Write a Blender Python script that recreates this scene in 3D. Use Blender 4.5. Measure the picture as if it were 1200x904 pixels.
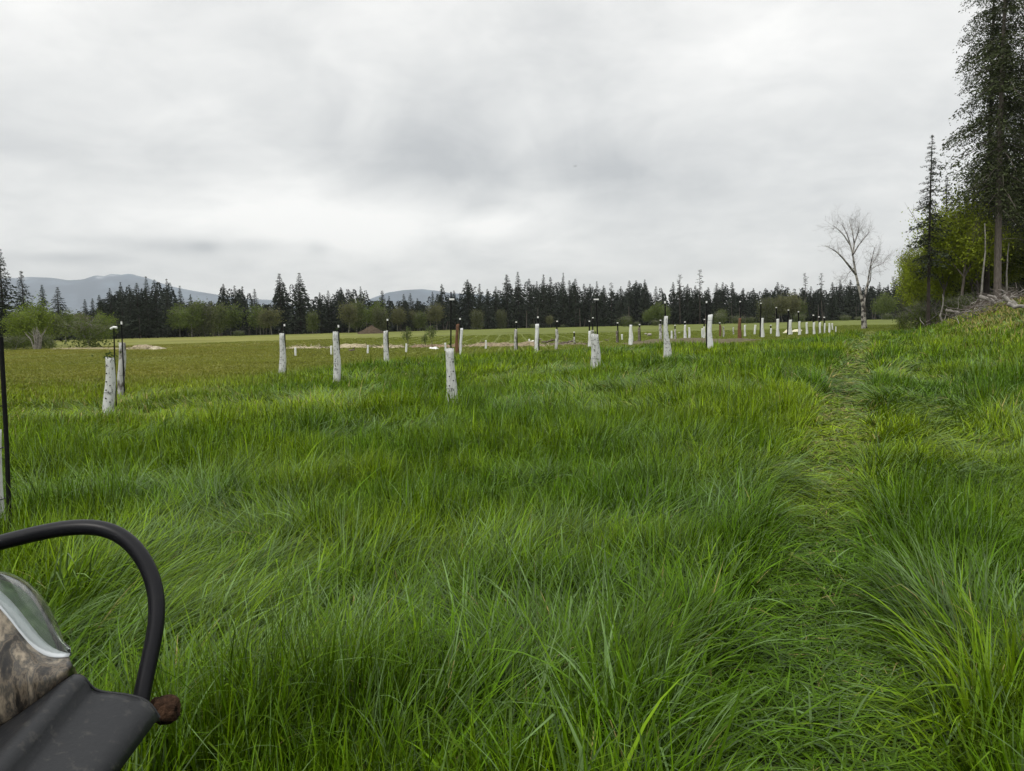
import bpy, math, random
import numpy as np
from mathutils import Matrix, Vector
C = bpy.context.scene
for o in list(bpy.data.objects): bpy.data.objects.remove(o)
col = C.collection
PI = math.pi
# ------------------------------------------------------------------ camera
EYE, PITCH, ROLL, FPX = 1.55, math.radians(4.57), math.radians(1.3), 900.0
F = np.array([0, math.cos(PITCH), -math.sin(PITCH)])
U0 = np.array([0, math.sin(PITCH), math.cos(PITCH)]); R0 = np.array([1., 0, 0])
R = math.cos(ROLL)*R0 - math.sin(ROLL)*U0
U = math.sin(ROLL)*R0 + math.cos(ROLL)*U0
cam = bpy.data.cameras.new('camera'); camo = bpy.data.objects.new('camera', cam); col.objects.link(camo)
cam.sensor_width = 36; cam.lens = 27; cam.clip_start = 0.05; cam.clip_end = 40000
camo.matrix_world = Matrix(((R[0],U[0],-F[0],0),(R[1],U[1],-F[1],0),(R[2],U[2],-F[2],EYE),(0,0,0,1)))
C.camera = camo
def ray(px, py): return F + R*(px-600)/FPX + U*(452-py)/FPX
def P(px, py, d): return np.array([0,0,EYE]) + ray(px,py)*d
# ------------------------------------------------------------------ view, sun, world
C.view_settings.view_transform = 'Standard'; C.view_settings.look = 'None'
C.view_settings.exposure = 0.12; C.view_settings.gamma = 1; C.view_settings.use_curve_mapping = False
SUN_EL, SUN_AZ = math.radians(52), math.radians(215)      # azimuth clockwise from +Y
sl = bpy.data.lights.new('sun', 'SUN'); sl.energy = 1.5; sl.angle = math.radians(10); sl.color = (1.0, .96, .90)
so = bpy.data.objects.new('sun', sl); col.objects.link(so)
sd = Vector((math.sin(SUN_AZ)*math.cos(SUN_EL), math.cos(SUN_AZ)*math.cos(SUN_EL), math.sin(SUN_EL)))
so.rotation_euler = sd.to_track_quat('Z', 'Y').to_euler(); so.location = (0,0,60)
W = bpy.data.worlds.new('World'); C.world = W; W.use_nodes = True
nt = W.node_tree; nt.nodes.clear()
def N(t, **k):
    n = nt.nodes.new(t)
    for a, v in k.items(): setattr(n, a, v)
    return n
def val(sock, v):
    if isinstance(v, (int, float, tuple, list)): sock.default_value = v
    else: nt.links.new(v, sock)
def M(op, a, b=0.0, c=0.0, clamp=False):
    n = N('ShaderNodeMath', operation=op, use_clamp=clamp)
    val(n.inputs[0], a); val(n.inputs[1], b); val(n.inputs[2], c); return n.outputs[0]
def sstep(x, a, b):
    n = N('ShaderNodeMapRange', interpolation_type='SMOOTHSTEP')
    val(n.inputs[0], x); n.inputs[1].default_value = a; n.inputs[2].default_value = b; return n.outputs[0]
def noise(vec, scale, detail=5, rough=.5, dist=0.0, loc=None):
    n = N('ShaderNodeTexNoise'); n.inputs['Scale'].default_value = scale; n.inputs['Detail'].default_value = detail
    n.inputs['Roughness'].default_value = rough; n.inputs['Distortion'].default_value = dist
    nt.links.new(vec, n.inputs['Vector']); return n.outputs['Fac']
tc = N('ShaderNodeTexCoord'); gen = tc.outputs['Generated']
sx = N('ShaderNodeSeparateXYZ'); nt.links.new(gen, sx.inputs[0]); dx, dy, dz = sx.outputs
den = M('ADD', M('MAXIMUM', dz, 0.0), 0.30)
cx = N('ShaderNodeCombineXYZ'); nt.links.new(M('DIVIDE', dx, den), cx.inputs[0]); nt.links.new(M('DIVIDE', dy, den), cx.inputs[1])
cx.inputs[2].default_value = 3.7
cl1 = noise(cx.outputs[0], 1.3, 7, .55, .8)
cl2 = noise(cx.outputs[0], 4.2, 6, .55, .4)
def blob(px, py, w, h):                    # a cloud bank in a direction of the sky, w/h in radians
    d = ray(px, py); d = d/np.linalg.norm(d); az, el = math.atan2(d[0], d[1]), math.asin(d[2])
    a = M('ARCTAN2', dx, dy); e = M('ARCSINE', dz)
    u = M('DIVIDE', M('SUBTRACT', a, az), w); v = M('DIVIDE', M('SUBTRACT', e, el), h)
    return M('EXPONENT', M('MULTIPLY', M('ADD', M('MULTIPLY', u, u), M('MULTIPLY', v, v)), -1.0))
t = M('ADD', M('MULTIPLY', M('SUBTRACT', cl1, .5), .85), M('MULTIPLY', M('SUBTRACT', cl2, .5), 0.62))
t = M('ADD', t, 0.56)
for (px, py, w, h, g) in [(680,205,.28,.05,-.26),(520,165,.2,.06,-.06),(160,130,.30,.06,-.16),(380,40,.3,.08,.05),(1040,200,.14,.08,-.10),
                          (330,252,.22,.035,.55),(560,265,.10,.015,.15),(880,70,.14,.05,.14),(1000,30,.12,.05,.06),(560,290,.3,.022,.12),(300,215,.12,.03,.12),
                          (190,288,.050,.011,-.38),(300,288,.035,.008,-.30),(373,291,.016,.010,-.30),(85,303,.06,.007,-.3),(240,290,.016,.007,-.3),(100,281,.05,.006,-.12)]:
    t = M('ADD', t, M('MULTIPLY', blob(px, py, w, h), g))
cr = N('ShaderNodeValToRGB'); nt.links.new(t, cr.inputs[0]); e = cr.color_ramp.elements
e[0].position = .12; e[0].color = (.50,.515,.525,1); e[1].position = .92; e[1].color = (1.03,1.02,.99,1)
m_ = e.new(.5); m_.color = (.75,.755,.745,1)
up = M('ADD', M('MULTIPLY', sstep(dz, .40, .95), .9), 1.0)      # an overcast sky is brighter overhead
dn = M('ADD', M('MULTIPLY', sstep(dz, -.02, .0), .85), .15)
vm = N('ShaderNodeVectorMath', operation='SCALE'); nt.links.new(cr.outputs[0], vm.inputs[0]); nt.links.new(M('MULTIPLY', M('MULTIPLY', up, dn), 10.6), vm.inputs['Scale'])
sky = N('ShaderNodeTexSky', sky_type='NISHITA', sun_disc=False, sun_elevation=SUN_EL, sun_rotation=SUN_AZ)
mx = N('ShaderNodeMix', data_type='RGBA'); mx.inputs[0].default_value = .93
nt.links.new(sky.outputs[0], mx.inputs[6]); nt.links.new(vm.outputs[0], mx.inputs[7])
bg = N('ShaderNodeBackground'); bg.inputs[1].default_value = .1; nt.links.new(mx.outputs[2], bg.inputs[0])
nt.links.new(bg.outputs[0], N('ShaderNodeOutputWorld').inputs[0])
# ------------------------------------------------------------------ helpers
def S(a, b, x):
    t = np.clip((x-a)/(b-a), 0, 1); return t*t*(3-2*t)
def vnoise(x, y, seed=0):
    x = np.asarray(x, float); y = np.asarray(y, float)
    xi = np.floor(x).astype(np.int64); yi = np.floor(y).astype(np.int64); fx = x-xi; fy = y-yi
    fx = fx*fx*(3-2*fx); fy = fy*fy*(3-2*fy)
    def h(a, b):
        n = (a.astype(np.uint64)*np.uint64(0x9E3779B97F4A7C15)) ^ (b.astype(np.uint64)*np.uint64(0xC2B2AE3D27D4EB4F)+np.uint64(seed*7919+13))
        n ^= n >> np.uint64(30); n *= np.uint64(0xBF58476D1CE4E5B9); n ^= n >> np.uint64(27); n *= np.uint64(0x94D049BB133111EB); n ^= n >> np.uint64(31)
        return (n & np.uint64(0xffffff)).astype(float)/16777215.0
    return (h(xi,yi)*(1-fx)+h(xi+1,yi)*fx)*(1-fy) + (h(xi,yi+1)*(1-fx)+h(xi+1,yi+1)*fx)*fy
def fbm(x, y, s, o=4, seed=0):
    a = 0; w = .5; t = 0
    for k in range(o):
        a = a + w*vnoise(x/s*2**k, y/s*2**k, seed+k*17); t += w; w *= .5
    return a/t
def Hh(X, Y):                                # height of the ground
    X = np.asarray(X, float); Y = np.asarray(Y, float); q = X/np.maximum(Y, 1.)
    h = .24*S(9, 24, Y)*S(-2, 6, X)*(1-S(42, 60, Y)*(1-S(.34, .44, q)))
    h = h - .40*S(34, 50, Y)*(1-S(.32, .42, q))*(1-S(90, 150, Y))
    h = h + 2.2*S(0, 1, (X-.515*Y)/7.5)*S(16, 44, Y)*(1-S(120, 200, Y))
    r = np.hypot(X, Y)
    h = h + (fbm(X, Y, 3.5, 2, 5)-.5)*.10*(1-S(30, 80, r)) + (fbm(X, Y, 25, 2, 9)-.5)*.25*S(8, 30, r)*(1-S(120, 180, r))
    h = h - 3.0*S(500, 4000, r)
    return h
def Hs(x, y): return float(Hh(np.array([x]), np.array([y]))[0])
def on_ground(px, py, g=0.0):                # where the sight line through a pixel meets the ground (+g)
    v = ray(px, py); d = DS; z = EYE+v[2]*d-Hh(v[0]*d, v[1]*d)-g; k = np.nonzero(z <= 0)[0]
    k = int(k[0]) if len(k) else len(d)-1
    return np.array([0, 0, EYE])+v*d[k]
DS = np.geomspace(1, 600, 1800)
def at_depth(px, D):                         # ground point at distance D in the direction of column px
    v = ray(px, 380); k = D/v[1]; x, y = v[0]*k, v[1]*k
    return np.array([x, y, Hs(x, y)])
def z_at(px, py, y):
    v = ray(px, py); return EYE + v[2]*y/v[1]
def mat(name, color, rough=.7, spec=.3, attr=None, noise_=None, bump=0, metal=0, trans=0, tcol=None):
    m = bpy.data.materials.new(name); m.use_nodes = True; t = m.node_tree; b = t.nodes['Principled BSDF']
    b.inputs['Roughness'].default_value = rough; b.inputs['Specular IOR Level'].default_value = spec; b.inputs['Metallic'].default_value = metal
    b.inputs['Base Color'].default_value = (*color, 1); src = None
    if attr:
        a = t.nodes.new('ShaderNodeAttribute'); a.attribute_name = attr; src = a.outputs['Color']
    if noise_ or bump:
        tcn = t.nodes.new('ShaderNodeTexCoord'); n = t.nodes.new('ShaderNodeTexNoise')
        n.inputs['Scale'].default_value = (noise_ or (0,8))[1]; n.inputs['Detail'].default_value = 8; n.inputs['Roughness'].default_value = .62
        mp = t.nodes.new('ShaderNodeMapping'); t.links.new(tcn.outputs['Object'], mp.inputs[0]); t.links.new(mp.outputs[0], n.inputs['Vector'])
        if noise_:
            c2, lo, hi = noise_[0], (noise_[2] if len(noise_) > 2 else .35), (noise_[3] if len(noise_) > 3 else .65)
            if len(noise_) > 4: mp.inputs['Scale'].default_value = noise_[4]
            r = t.nodes.new('ShaderNodeMapRange'); r.inputs[1].default_value = lo; r.inputs[2].default_value = hi; t.links.new(n.outputs['Fac'], r.inputs[0])
            x = t.nodes.new('ShaderNodeMix'); x.data_type = 'RGBA'; t.links.new(r.outputs[0], x.inputs[0])
            if src: t.links.new(src, x.inputs[6])
            else: x.inputs[6].default_value = (*color, 1)
            x.inputs[7].default_value = (*c2, 1); src = x.outputs[2]
        if bump:
            bp = t.nodes.new('ShaderNodeBump'); bp.inputs['Strength'].default_value = bump; bp.inputs['Distance'].default_value = .02
            t.links.new(n.outputs['Fac'], bp.inputs['Height']); t.links.new(bp.outputs[0], b.inputs['Normal'])
    if src: t.links.new(src, b.inputs['Base Color'])
    if trans:
        tr = t.nodes.new('ShaderNodeBsdfTranslucent'); mxs = t.nodes.new('ShaderNodeMixShader'); mxs.inputs[0].default_value = trans
        if src: t.links.new(src, tr.inputs[0])
        else: tr.inputs[0].default_value = (*(tcol or color), 1)
        t.links.new(b.outputs[0], mxs.inputs[1]); t.links.new(tr.outputs[0], mxs.inputs[2])
        t.links.new(mxs.outputs[0], t.nodes['Material Output'].inputs[0])
    return m
def mesh(name, V, Fq, m, smooth=False, colors=None, tris=None):
    me = bpy.data.meshes.new(name); V = np.ascontiguousarray(V, dtype=np.float32).reshape(-1, 3)
    Fq = np.asarray(Fq, dtype=np.int32).reshape(-1, 4); nt_ = 0 if tris is None else len(tris)
    loops = Fq.ravel() if tris is None else np.concatenate([Fq.ravel(), np.asarray(tris, dtype=np.int32).ravel()])
    me.vertices.add(len(V)); me.vertices.foreach_set('co', V.ravel())
    me.loops.add(len(loops)); me.loops.foreach_set('vertex_index', loops)
    me.polygons.add(len(Fq)+nt_)
    ls = np.concatenate([np.arange(len(Fq))*4, len(Fq)*4 + np.arange(nt_)*3]).astype(np.int32)
    me.polygons.foreach_set('loop_start', ls)
    me.update(calc_edges=True)
    me.polygons.foreach_set('use_smooth', np.full(len(Fq)+nt_, smooth))
    if colors is not None:
        a = me.attributes.new('tint', 'FLOAT_COLOR', 'POINT'); c = np.ones((len(V), 4), np.float32); c[:, :3] = colors
        a.data.foreach_set('color', c.ravel())
    me.materials.append(m); me.update(); return me
def obj(name, me, parent=None, loc=None):
    o = bpy.data.objects.new(name, me); col.objects.link(o)
    if parent: o.parent = parent
    if loc is not None: o.location = loc
    return o
def tag(o, label=None, cat=None, group=None, kind=None):
    if label: o['label'] = label
    if cat: o['category'] = cat
    if group: o['group'] = group
    if kind: o['kind'] = kind
    return o
def thing(name, loc, label, cat, group=None, rz=0):
    o = bpy.data.objects.new(name, None); col.objects.link(o); o.empty_display_size = .2
    o.location = [float(a) for a in loc]; o.rotation_euler = (0,0,rz); return tag(o, label, cat, group)
class Acc:                                    # collects quads
    def __init__(s): s.V = []; s.F = []; s.n = 0; s.Cc = []
    def add(s, V, Fq, c=None):
        V = np.asarray(V, float).reshape(-1, 3); s.V.append(V); s.F.append(np.asarray(Fq, int).reshape(-1, 4)+s.n); s.n += len(V)
        if c is not None: s.Cc.append(np.broadcast_to(np.asarray(c, float), (len(V), 3)))
    def mesh(s, name, m, smooth=False):
        return mesh(name, np.concatenate(s.V), np.concatenate(s.F), m, smooth, np.concatenate(s.Cc) if s.Cc else None)
def tube(acc, pts, rad, n=6, c=None, caps=True):
    pts = np.asarray(pts, float); rad = np.broadcast_to(np.asarray(rad, float), (len(pts),)); k = len(pts)
    tg = np.gradient(pts, axis=0); tg /= np.linalg.norm(tg, axis=1, keepdims=True)+1e-9
    ref = np.array([1., .1, .0]) if abs(tg[0][0]) < .8 else np.array([0, 1., .1])
    a = np.cross(tg, ref); a /= np.linalg.norm(a, axis=1, keepdims=True); b = np.cross(tg, a)
    th = np.arange(n)*2*PI/n
    V = pts[:, None] + rad[:, None, None]*(a[:, None]*np.cos(th)[None, :, None] + b[:, None]*np.sin(th)[None, :, None])
    V = V.reshape(-1, 3); i = np.arange(k-1)[:, None]*n; j = np.arange(n)[None]; j2 = (j+1) % n
    Fq = np.stack([i+j, i+j2, i+n+j2, i+n+j], -1).reshape(-1, 4)
    acc.add(V, Fq, c)
    if caps:
        for e_, s_ in ((0, -1), (k-1, 1)):
            ring = V[e_*n:(e_+1)*n]; cpt = pts[e_]
            inner = cpt + (ring-cpt)*.02
            q = np.stack([np.arange(n), (np.arange(n)+1) % n, (np.arange(n)+1) % n+n, np.arange(n)+n], -1)
            acc.add(np.concatenate([ring, inner]), q, c)
def box(acc, x0, x1, y0, y1, z0, z1, c=None):
    V = [(x,y,z) for z in (z0,z1) for y in (y0,y1) for x in (x0,x1)]
    acc.add(V, [(0,2,3,1),(4,5,7,6),(0,1,5,4),(1,3,7,5),(3,2,6,7),(2,0,4,6)], c)
def diamonds(cen, d, side, ln, wd):           # leaf or needle-spray shaped faces
    d = d/np.linalg.norm(d, axis=1, keepdims=True); side = side - d*(side*d).sum(1, keepdims=True)
    side /= np.linalg.norm(side, axis=1, keepdims=True)+1e-9
    ln = ln[:, None]; wd = wd[:, None]
    V = np.stack([cen, cen+d*ln*.45+side*wd*.5, cen+d*ln, cen+d*ln*.45-side*wd*.5], 1).reshape(-1, 3)
    return V, np.arange(len(V)).reshape(-1, 4)
# ------------------------------------------------------------------ ground
def zone(X, Y):                               # 1 inside the tall unmown grass
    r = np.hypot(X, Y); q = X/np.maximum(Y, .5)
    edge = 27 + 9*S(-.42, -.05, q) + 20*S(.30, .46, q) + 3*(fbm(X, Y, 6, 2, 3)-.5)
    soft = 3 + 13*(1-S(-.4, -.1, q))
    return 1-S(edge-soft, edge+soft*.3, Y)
TRK = np.array([on_ground(px, py, .06)[:2] for px, py in [(1000,1000),(975,904),(962,800),(960,700),(962,620),(972,540),(985,480),(1000,430),(1012,400),(1022,388)]])
TRK2 = np.array([on_ground(px, py, .06)[:2] for px, py in [(1420,860),(1300,700),(1215,610),(1150,540),(1105,480),(1075,430),(1052,400)]])
def near_line(X, Y, L):
    d = np.full(X.shape, 1e9)
    for a, b in zip(L[:-1], L[1:]):
        ab = b-a; t = np.clip(((X-a[0])*ab[0]+(Y-a[1])*ab[1])/(ab@ab), 0, 1)
        d = np.minimum(d, np.hypot(X-a[0]-ab[0]*t, Y-a[1]-ab[1]*t))
    return d
def build_ground():
    nr, na = 300, 640
    r = np.concatenate([[0], np.geomspace(.25, 8500, nr-1)])
    a = np.linspace(0, 2*PI, na, endpoint=False)
    RR, AA = np.meshgrid(r, a, indexing='ij'); X = RR*np.sin(AA); Y = RR*np.cos(AA)
    V = np.stack([X, Y, Hh(X, Y)], -1).reshape(-1, 3)
    i = np.arange(nr-1)[:, None]*na; j = np.arange(na)[None]; j2 = (j+1) % na
    Fq = np.stack([i+j, i+na+j, i+na+j2, i+j2], -1).reshape(-1, 4)
    z = zone(X, Y)[..., None]
    n1 = fbm(X, Y, 30, 4, 21)[..., None]; n2 = fbm(X, Y, 5, 4, 31)[..., None]
    q = (X/np.maximum(Y, 1))[..., None]
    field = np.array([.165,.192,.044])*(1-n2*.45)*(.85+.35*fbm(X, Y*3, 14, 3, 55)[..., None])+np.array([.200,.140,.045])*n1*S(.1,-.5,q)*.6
    near = np.array([.022,.026,.010])*(.6+.8*n2)  # dark soil, with shade of the gaps between blades put into its colour
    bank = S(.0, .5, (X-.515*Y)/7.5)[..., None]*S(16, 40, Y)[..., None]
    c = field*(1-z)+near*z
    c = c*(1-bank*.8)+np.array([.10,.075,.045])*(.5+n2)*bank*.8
    far = S(260, 420, RR)[..., None]; c = c*(1-far)+np.array([.03,.045,.02])*far
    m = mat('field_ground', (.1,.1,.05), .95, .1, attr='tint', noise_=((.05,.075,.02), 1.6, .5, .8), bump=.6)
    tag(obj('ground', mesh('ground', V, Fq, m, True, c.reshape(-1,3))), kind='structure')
build_ground()
# ------------------------------------------------------------------ hills
def ridge(name, prof, D, depth, colr, snow=False, seed=0):
    px = np.array([p[0] for p in prof], float); py = np.array([p[1] for p in prof], float)
    xs = np.linspace(px[0], px[-1], 160); ys = np.interp(xs, px, py)
    rows = 26; V = []
    for k in range(rows):
        f = k/(rows-1)                        # 0 foot, .6 crest, 1 back foot
        yy = D+depth*f; hh = math.sin(min(f/.6,1)*PI/2) if f < .6 else math.cos((f-.6)/.4*PI/2)
        for i, (x, y) in enumerate(zip(xs, ys)):
            v = ray(x, y); X = v[0]*(D+depth*.6)/v[1]; zt = EYE+v[2]*(D+depth*.6)/v[1]
            nz = (fbm(np.array([X]), np.array([yy]), 900, 4, seed)[0]-.5)
            V.append((X*(yy/(D+depth*.6)), yy, -20+(zt+20)*hh*(1+nz*.5*(1-hh)*2)+ (0 if hh > .97 else nz*60*(1-hh))))
    n = len(xs); i = np.arange(rows-1)[:, None]*n; j = np.arange(n-1)[None]
    Fq = np.stack([i+j, i+j+1, i+n+j+1, i+n+j], -1).reshape(-1, 4)
    m = mat(name+'_hazy_forest', colr, .95, .05, noise_=((colr[0]*2.2, colr[1]*2.0, colr[2]*1.8), .004, .45, .7))  # forest colour lightened and blued, distance haze put into it
    if snow:
        t_ = m.node_tree; b = t_.nodes['Principled BSDF']; src = b.inputs['Base Color'].links[0].from_socket
        g = t_.nodes.new('ShaderNodeNewGeometry'); s = t_.nodes.new('ShaderNodeSeparateXYZ'); t_.links.new(g.outputs['Position'], s.inputs[0])
        nz = t_.nodes.new('ShaderNodeTexNoise'); nz.inputs['Scale'].default_value = .006; nz.inputs['Detail'].default_value = 6; t_.links.new(g.outputs['Position'], nz.inputs['Vector'])
        a = t_.nodes.new('ShaderNodeMath'); a.operation = 'MULTIPLY_ADD'; t_.links.new(nz.outputs[0], a.inputs[0]); a.inputs[1].default_value = 420; t_.links.new(s.outputs[2], a.inputs[2])
        mr = t_.nodes.new('ShaderNodeMapRange'); t_.links.new(a.outputs[0], mr.inputs[0]); mr.inputs[1].default_value = 745; mr.inputs[2].default_value = 900
        x = t_.nodes.new('ShaderNodeMix'); x.data_type = 'RGBA'; t_.links.new(mr.outputs[0], x.inputs[0]); t_.links.new(src, x.inputs[6]); x.inputs[7].default_value = (.8,.8,.82,1)
        t_.links.new(x.outputs[2], b.inputs['Base Color'])
    tag(obj('hills', mesh(name, V, Fq, m, True)), kind='structure')
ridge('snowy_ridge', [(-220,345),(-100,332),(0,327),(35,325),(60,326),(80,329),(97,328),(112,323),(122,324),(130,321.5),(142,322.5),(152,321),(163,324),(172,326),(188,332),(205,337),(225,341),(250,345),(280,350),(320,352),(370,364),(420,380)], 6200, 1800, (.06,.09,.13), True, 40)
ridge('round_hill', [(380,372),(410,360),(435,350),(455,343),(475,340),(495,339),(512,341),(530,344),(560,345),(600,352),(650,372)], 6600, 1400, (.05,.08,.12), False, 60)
# ------------------------------------------------------------------ tall grass
def grass_props(X, Y):
    r = np.hypot(X, Y); z = zone(X, Y); q = X/np.maximum(Y, .5)
    hn = fbm(X, Y, 2.2, 3, 71); hn2 = fbm(X, Y, .7, 2, 77)
    h = (.24 + .21*hn + .18*(hn2-.5))*z + (.07+.06*hn)*(1-z)
    h *= 1 - .35*S(-.1,-.6,q)*S(9,16,Y)
    h *= 1 + .22*S(4.6, 2.6, r)*S(.30,.05,np.abs(q-.14))
    d1 = near_line(X, Y, TRK); d2 = near_line(X, Y, TRK2)
    wob = (fbm(X, Y, .6, 2, 8)-.5)*.25
    trk = S(.60, .22, d1+wob*1.4); trk2 = S(.5, .2, d2+wob)*.7
    shoulder = np.exp(-((d1-.72)/.28)**2)*S(12,5,r)
    # lodged (flattened) patches: x, y, half-length, half-width, direction of the lie
    lod = np.zeros_like(X); ang = np.zeros_like(X)
    for (px, py, a, b, rot, az, s) in LODGE:
        c0 = on_ground(px, py, .25); u = (X-c0[0])*math.cos(rot)+(Y-c0[1])*math.sin(rot); v = -(X-c0[0])*math.sin(rot)+(Y-c0[1])*math.cos(rot)
        w = np.exp(-((u/a)**2+(v/b)**2)**1.5)*s
        ang = np.where(w > lod, az, ang); lod = np.maximum(lod, w)
    ln = S(.52, .74, fbm(X, Y, 1.7, 3, 91))*.75
    a2 = (fbm(X, Y, 3.0, 2, 95)-.5)*10
    ang = np.where(ln > lod, a2, ang); lod = np.maximum(lod, ln)*z
    return h, z, trk, trk2, shoulder, lod, ang, q, r
LODGE = [(285,735,1.25,.30,.35,.15,1.0),(390,690,.8,.22,.5,.2,.8),(640,560,1.3,.30,.2,2.6,.85),(740,600,1.0,.3,.35,.6,.9),(520,640,.9,.3,.2,.5,.6),
         (1060,470,1.6,.7,1.2,2.9,.85),(1090,540,.9,.5,.9,3.2,.7),(600,800,.5,.25,.3,.9,.6),(880,545,1.0,.35,.9,2.4,.7),(1090,700,.7,.4,.9,.2,.6),
         (150,480,1.5,.5,.1,.4,.6),(260,560,1.2,.35,.3,.6,.6),(420,500,1.4,.5,.1,2.9,.5),(820,860,.35,.2,.3,.2,.7),(700,730,.7,.22,.25,.7,.6)]
def build_grass():
    rng = np.random.default_rng(4)
    r0, r1 = 1.25, 125.
    rs = np.geomspace(r0, r1, 400); lin = np.minimum(4200, 138000*rs**-2*np.maximum(1, (rs/6))**.35)
    pdf = lin*rs; cdf = np.concatenate([[0], np.cumsum((pdf[1:]+pdf[:-1])/2*np.diff(rs))])
    half = math.radians(39); total = int(cdf[-1]*2*half); cdf /= cdf[-1]
    r = np.interp(rng.random(total), cdf, rs); a = (rng.random(total)*2-1)*half + math.radians(1)
    X = r*np.sin(a); Y = r*np.cos(a)
    # tufts: roots gather toward the middle of their tuft
    cell = .11*2**np.floor(np.log2(np.maximum(1, r/5))); kx = np.floor(X/cell); ky = np.floor(Y/cell)
    cxx = (kx+.5+.7*(vnoise(kx*7.3, ky*3.1, 1)-.5))*cell; cyy = (ky+.5+.7*(vnoise(kx*5.9, ky*8.7, 2)-.5))*cell
    cell2 = .26*2**np.floor(np.log2(np.maximum(1, r/7))); k2x = np.floor(X/cell2+.3*vnoise(X*3, Y*3, 4)); k2y = np.floor(Y/cell2+.3*vnoise(X*3, Y*3, 5))
    tuft = vnoise(k2x*13.7, k2y*9.3, 6); tuft2 = vnoise(k2x*5.1, k2y*17.9, 7)
    g = .55*rng.random(total)**.7; tx, ty = X-cxx, Y-cyy
    X = X-tx*g; Y = Y-ty*g
    # a few blades outside the wedge so that a step to the side still stands in grass
    h, z, trk, trk2, sh, lod, ang, q, r = grass_props(X, Y)
    bank = S(.1, .6, (X-.515*Y)/7.5)*S(20, 40, Y)
    keep = rng.random(total) > (.25*trk + .35*bank)
    car = (X < -.50)&(X > -1.9)&(Y < 1.55)
    keep &= ~car
    ids = np.nonzero(keep)[0]
    X, Y, h, z, trk, trk2, sh, lod, ang, q, r, tx, ty, bank, tuft, tuft2, cell = [v[ids] for v in (X, Y, h, z, trk, trk2, sh, lod, ang, q, r, tx, ty, bank, tuft, tuft2, cell)]
    n = len(ids); rn = rng.random
    h = h*(.62+.70*tuft)
    L = h*(.50+.80*rn(n)**.8)*(1-.42*trk)*(1-.35*trk2)*(1+.35*lod)*(1-.3*bank)
    tall = rn(n) < .03; L = np.where(tall & (trk < .3), L*1.35, L)
    wdt = np.maximum(.0038+.0068*rn(n)**1.6, .00115*r)*(1+.25*sh)*(.8+.5*tuft2)
    out = np.arctan2(tx, ty)                 # azimuth, outward from the tuft
    ra = rn(n)*2*PI
    base = np.where(rn(n) < .45, out, ra)
    wind = 1.2+ (fbm(X, Y, 1.4, 2, 50)-.5)*5
    dxv = np.sin(base)+.28*np.sin(wind); dyv = np.cos(base)+.28*np.cos(wind)
    l2 = lod*1.6; laz = ang+(rn(n)-.5)*1.7
    dxv = dxv*(1-lod)+np.sin(laz+PI/2*0)*l2; dyv = dyv*(1-lod)+np.cos(laz)*l2
    tr = np.clip(trk*1.2, 0, 1); dxv = dxv*(1-tr)+np.sin(ra)*tr; dyv = dyv*(1-tr)+np.cos(ra)*tr
    nn = np.hypot(dxv, dyv)+1e-6; dxv /= nn; dyv /= nn
    th0 = .03+.30*rn(n)**1.4+lod*(.55+.5*rn(n))+trk*(.75+.55*rn(n))+trk2*.5
    bend = (.12+1.25*rn(n)**2.0)*(.75+.5*z)+lod*.55+trk*.3
    bend = np.minimum(bend, 2.3-th0*.5)
    # colours: cool deep green to yellow green, a few straw blades
    t1 = fbm(X, Y, 4.5, 3, 120); t2 = rn(n); t3 = fbm(X, Y, .9, 2, 130)
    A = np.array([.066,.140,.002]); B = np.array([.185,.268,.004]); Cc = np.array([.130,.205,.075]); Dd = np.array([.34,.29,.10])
    yl = np.clip((t1-.5)*1.5+.45*t2+(t3-.5)*.8+.14+.14*trk*S(3,9,Y)+.25*S(.05,-.5,q)*S(5,18,Y)+.30*S(.16,.30,q)*S(7,25,Y)*S(.42,.34,q), 0, 1)[:, None]
    colr = A*(1-yl)+B*yl
    colr = colr*(.80+.45*tuft2[:, None]); cool = (rn(n) < .06+.38*lod+.12*(tuft > .75))[:, None]*.8; colr = colr*(1-cool)+Cc*cool  # Cc: glossy sheen of flattened blades and pale undersides put into the colour
    colr = colr*(.45+1.05*rn(n)**1.2)[:, None]
    dry = (rn(n) < .010+.16*trk*S(3,9,Y)+.04*(1-z)+.05*lod+.55*bank+.05*S(-.2,-.6,q)*S(8,16,Y))[:, None]
    L = L*np.where(dry[:, 0]&(r < 12), .7, 1.)
    colr = np.where(dry, Dd*(.5+.7*rn(n))[:, None], colr)
    mown = (1-z)[:, None]; colr = colr*(1-mown*.85)+(np.array([.205,.240,.042])*(1-.2*fbm(X, Y, 7, 3, 61)[:, None])+np.array([.055,-.01,.0])*(fbm(X, Y, 14, 3, 66)[:, None])*S(.1,-.5,q)[:, None])*mown*.85*(.75+.5*rn(n))[:, None]
    Z = Hh(X, Y)-.01
    facing = ra+PI*.5*rn(n)
    acc_v, acc_f, acc_c, off = [], [], [], 0
    for lo, hi, K in ((0, 3.6, 8), (3.6, 7, 6), (7, 15, 4), (15, 40, 3), (40, 999, 2)):
        s = np.nonzero((r >= lo)&(r < hi))[0]; m = len(s)
        if not m: continue
        t = np.arange(K+1)/K; tm = (np.arange(K)+.5)/K
        th = th0[s, None]+bend[s, None]*tm[None]**1.4
        kk_ = rn(m); kt = .35+.45*rn(m); th = th+((kk_ < .16)*(.8+1.0*rn(m)))[:, None]*(tm[None] > kt[:, None])
        th = np.minimum(th, 2.1); dL = L[s, None]/K
        hor = np.concatenate([np.zeros((m,1)), np.cumsum(np.sin(th)*dL, 1)], 1); ver = np.concatenate([np.zeros((m,1)), np.cumsum(np.cos(th)*dL, 1)], 1)
        ver = np.maximum(ver, .008+.02*t[None])
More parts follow.
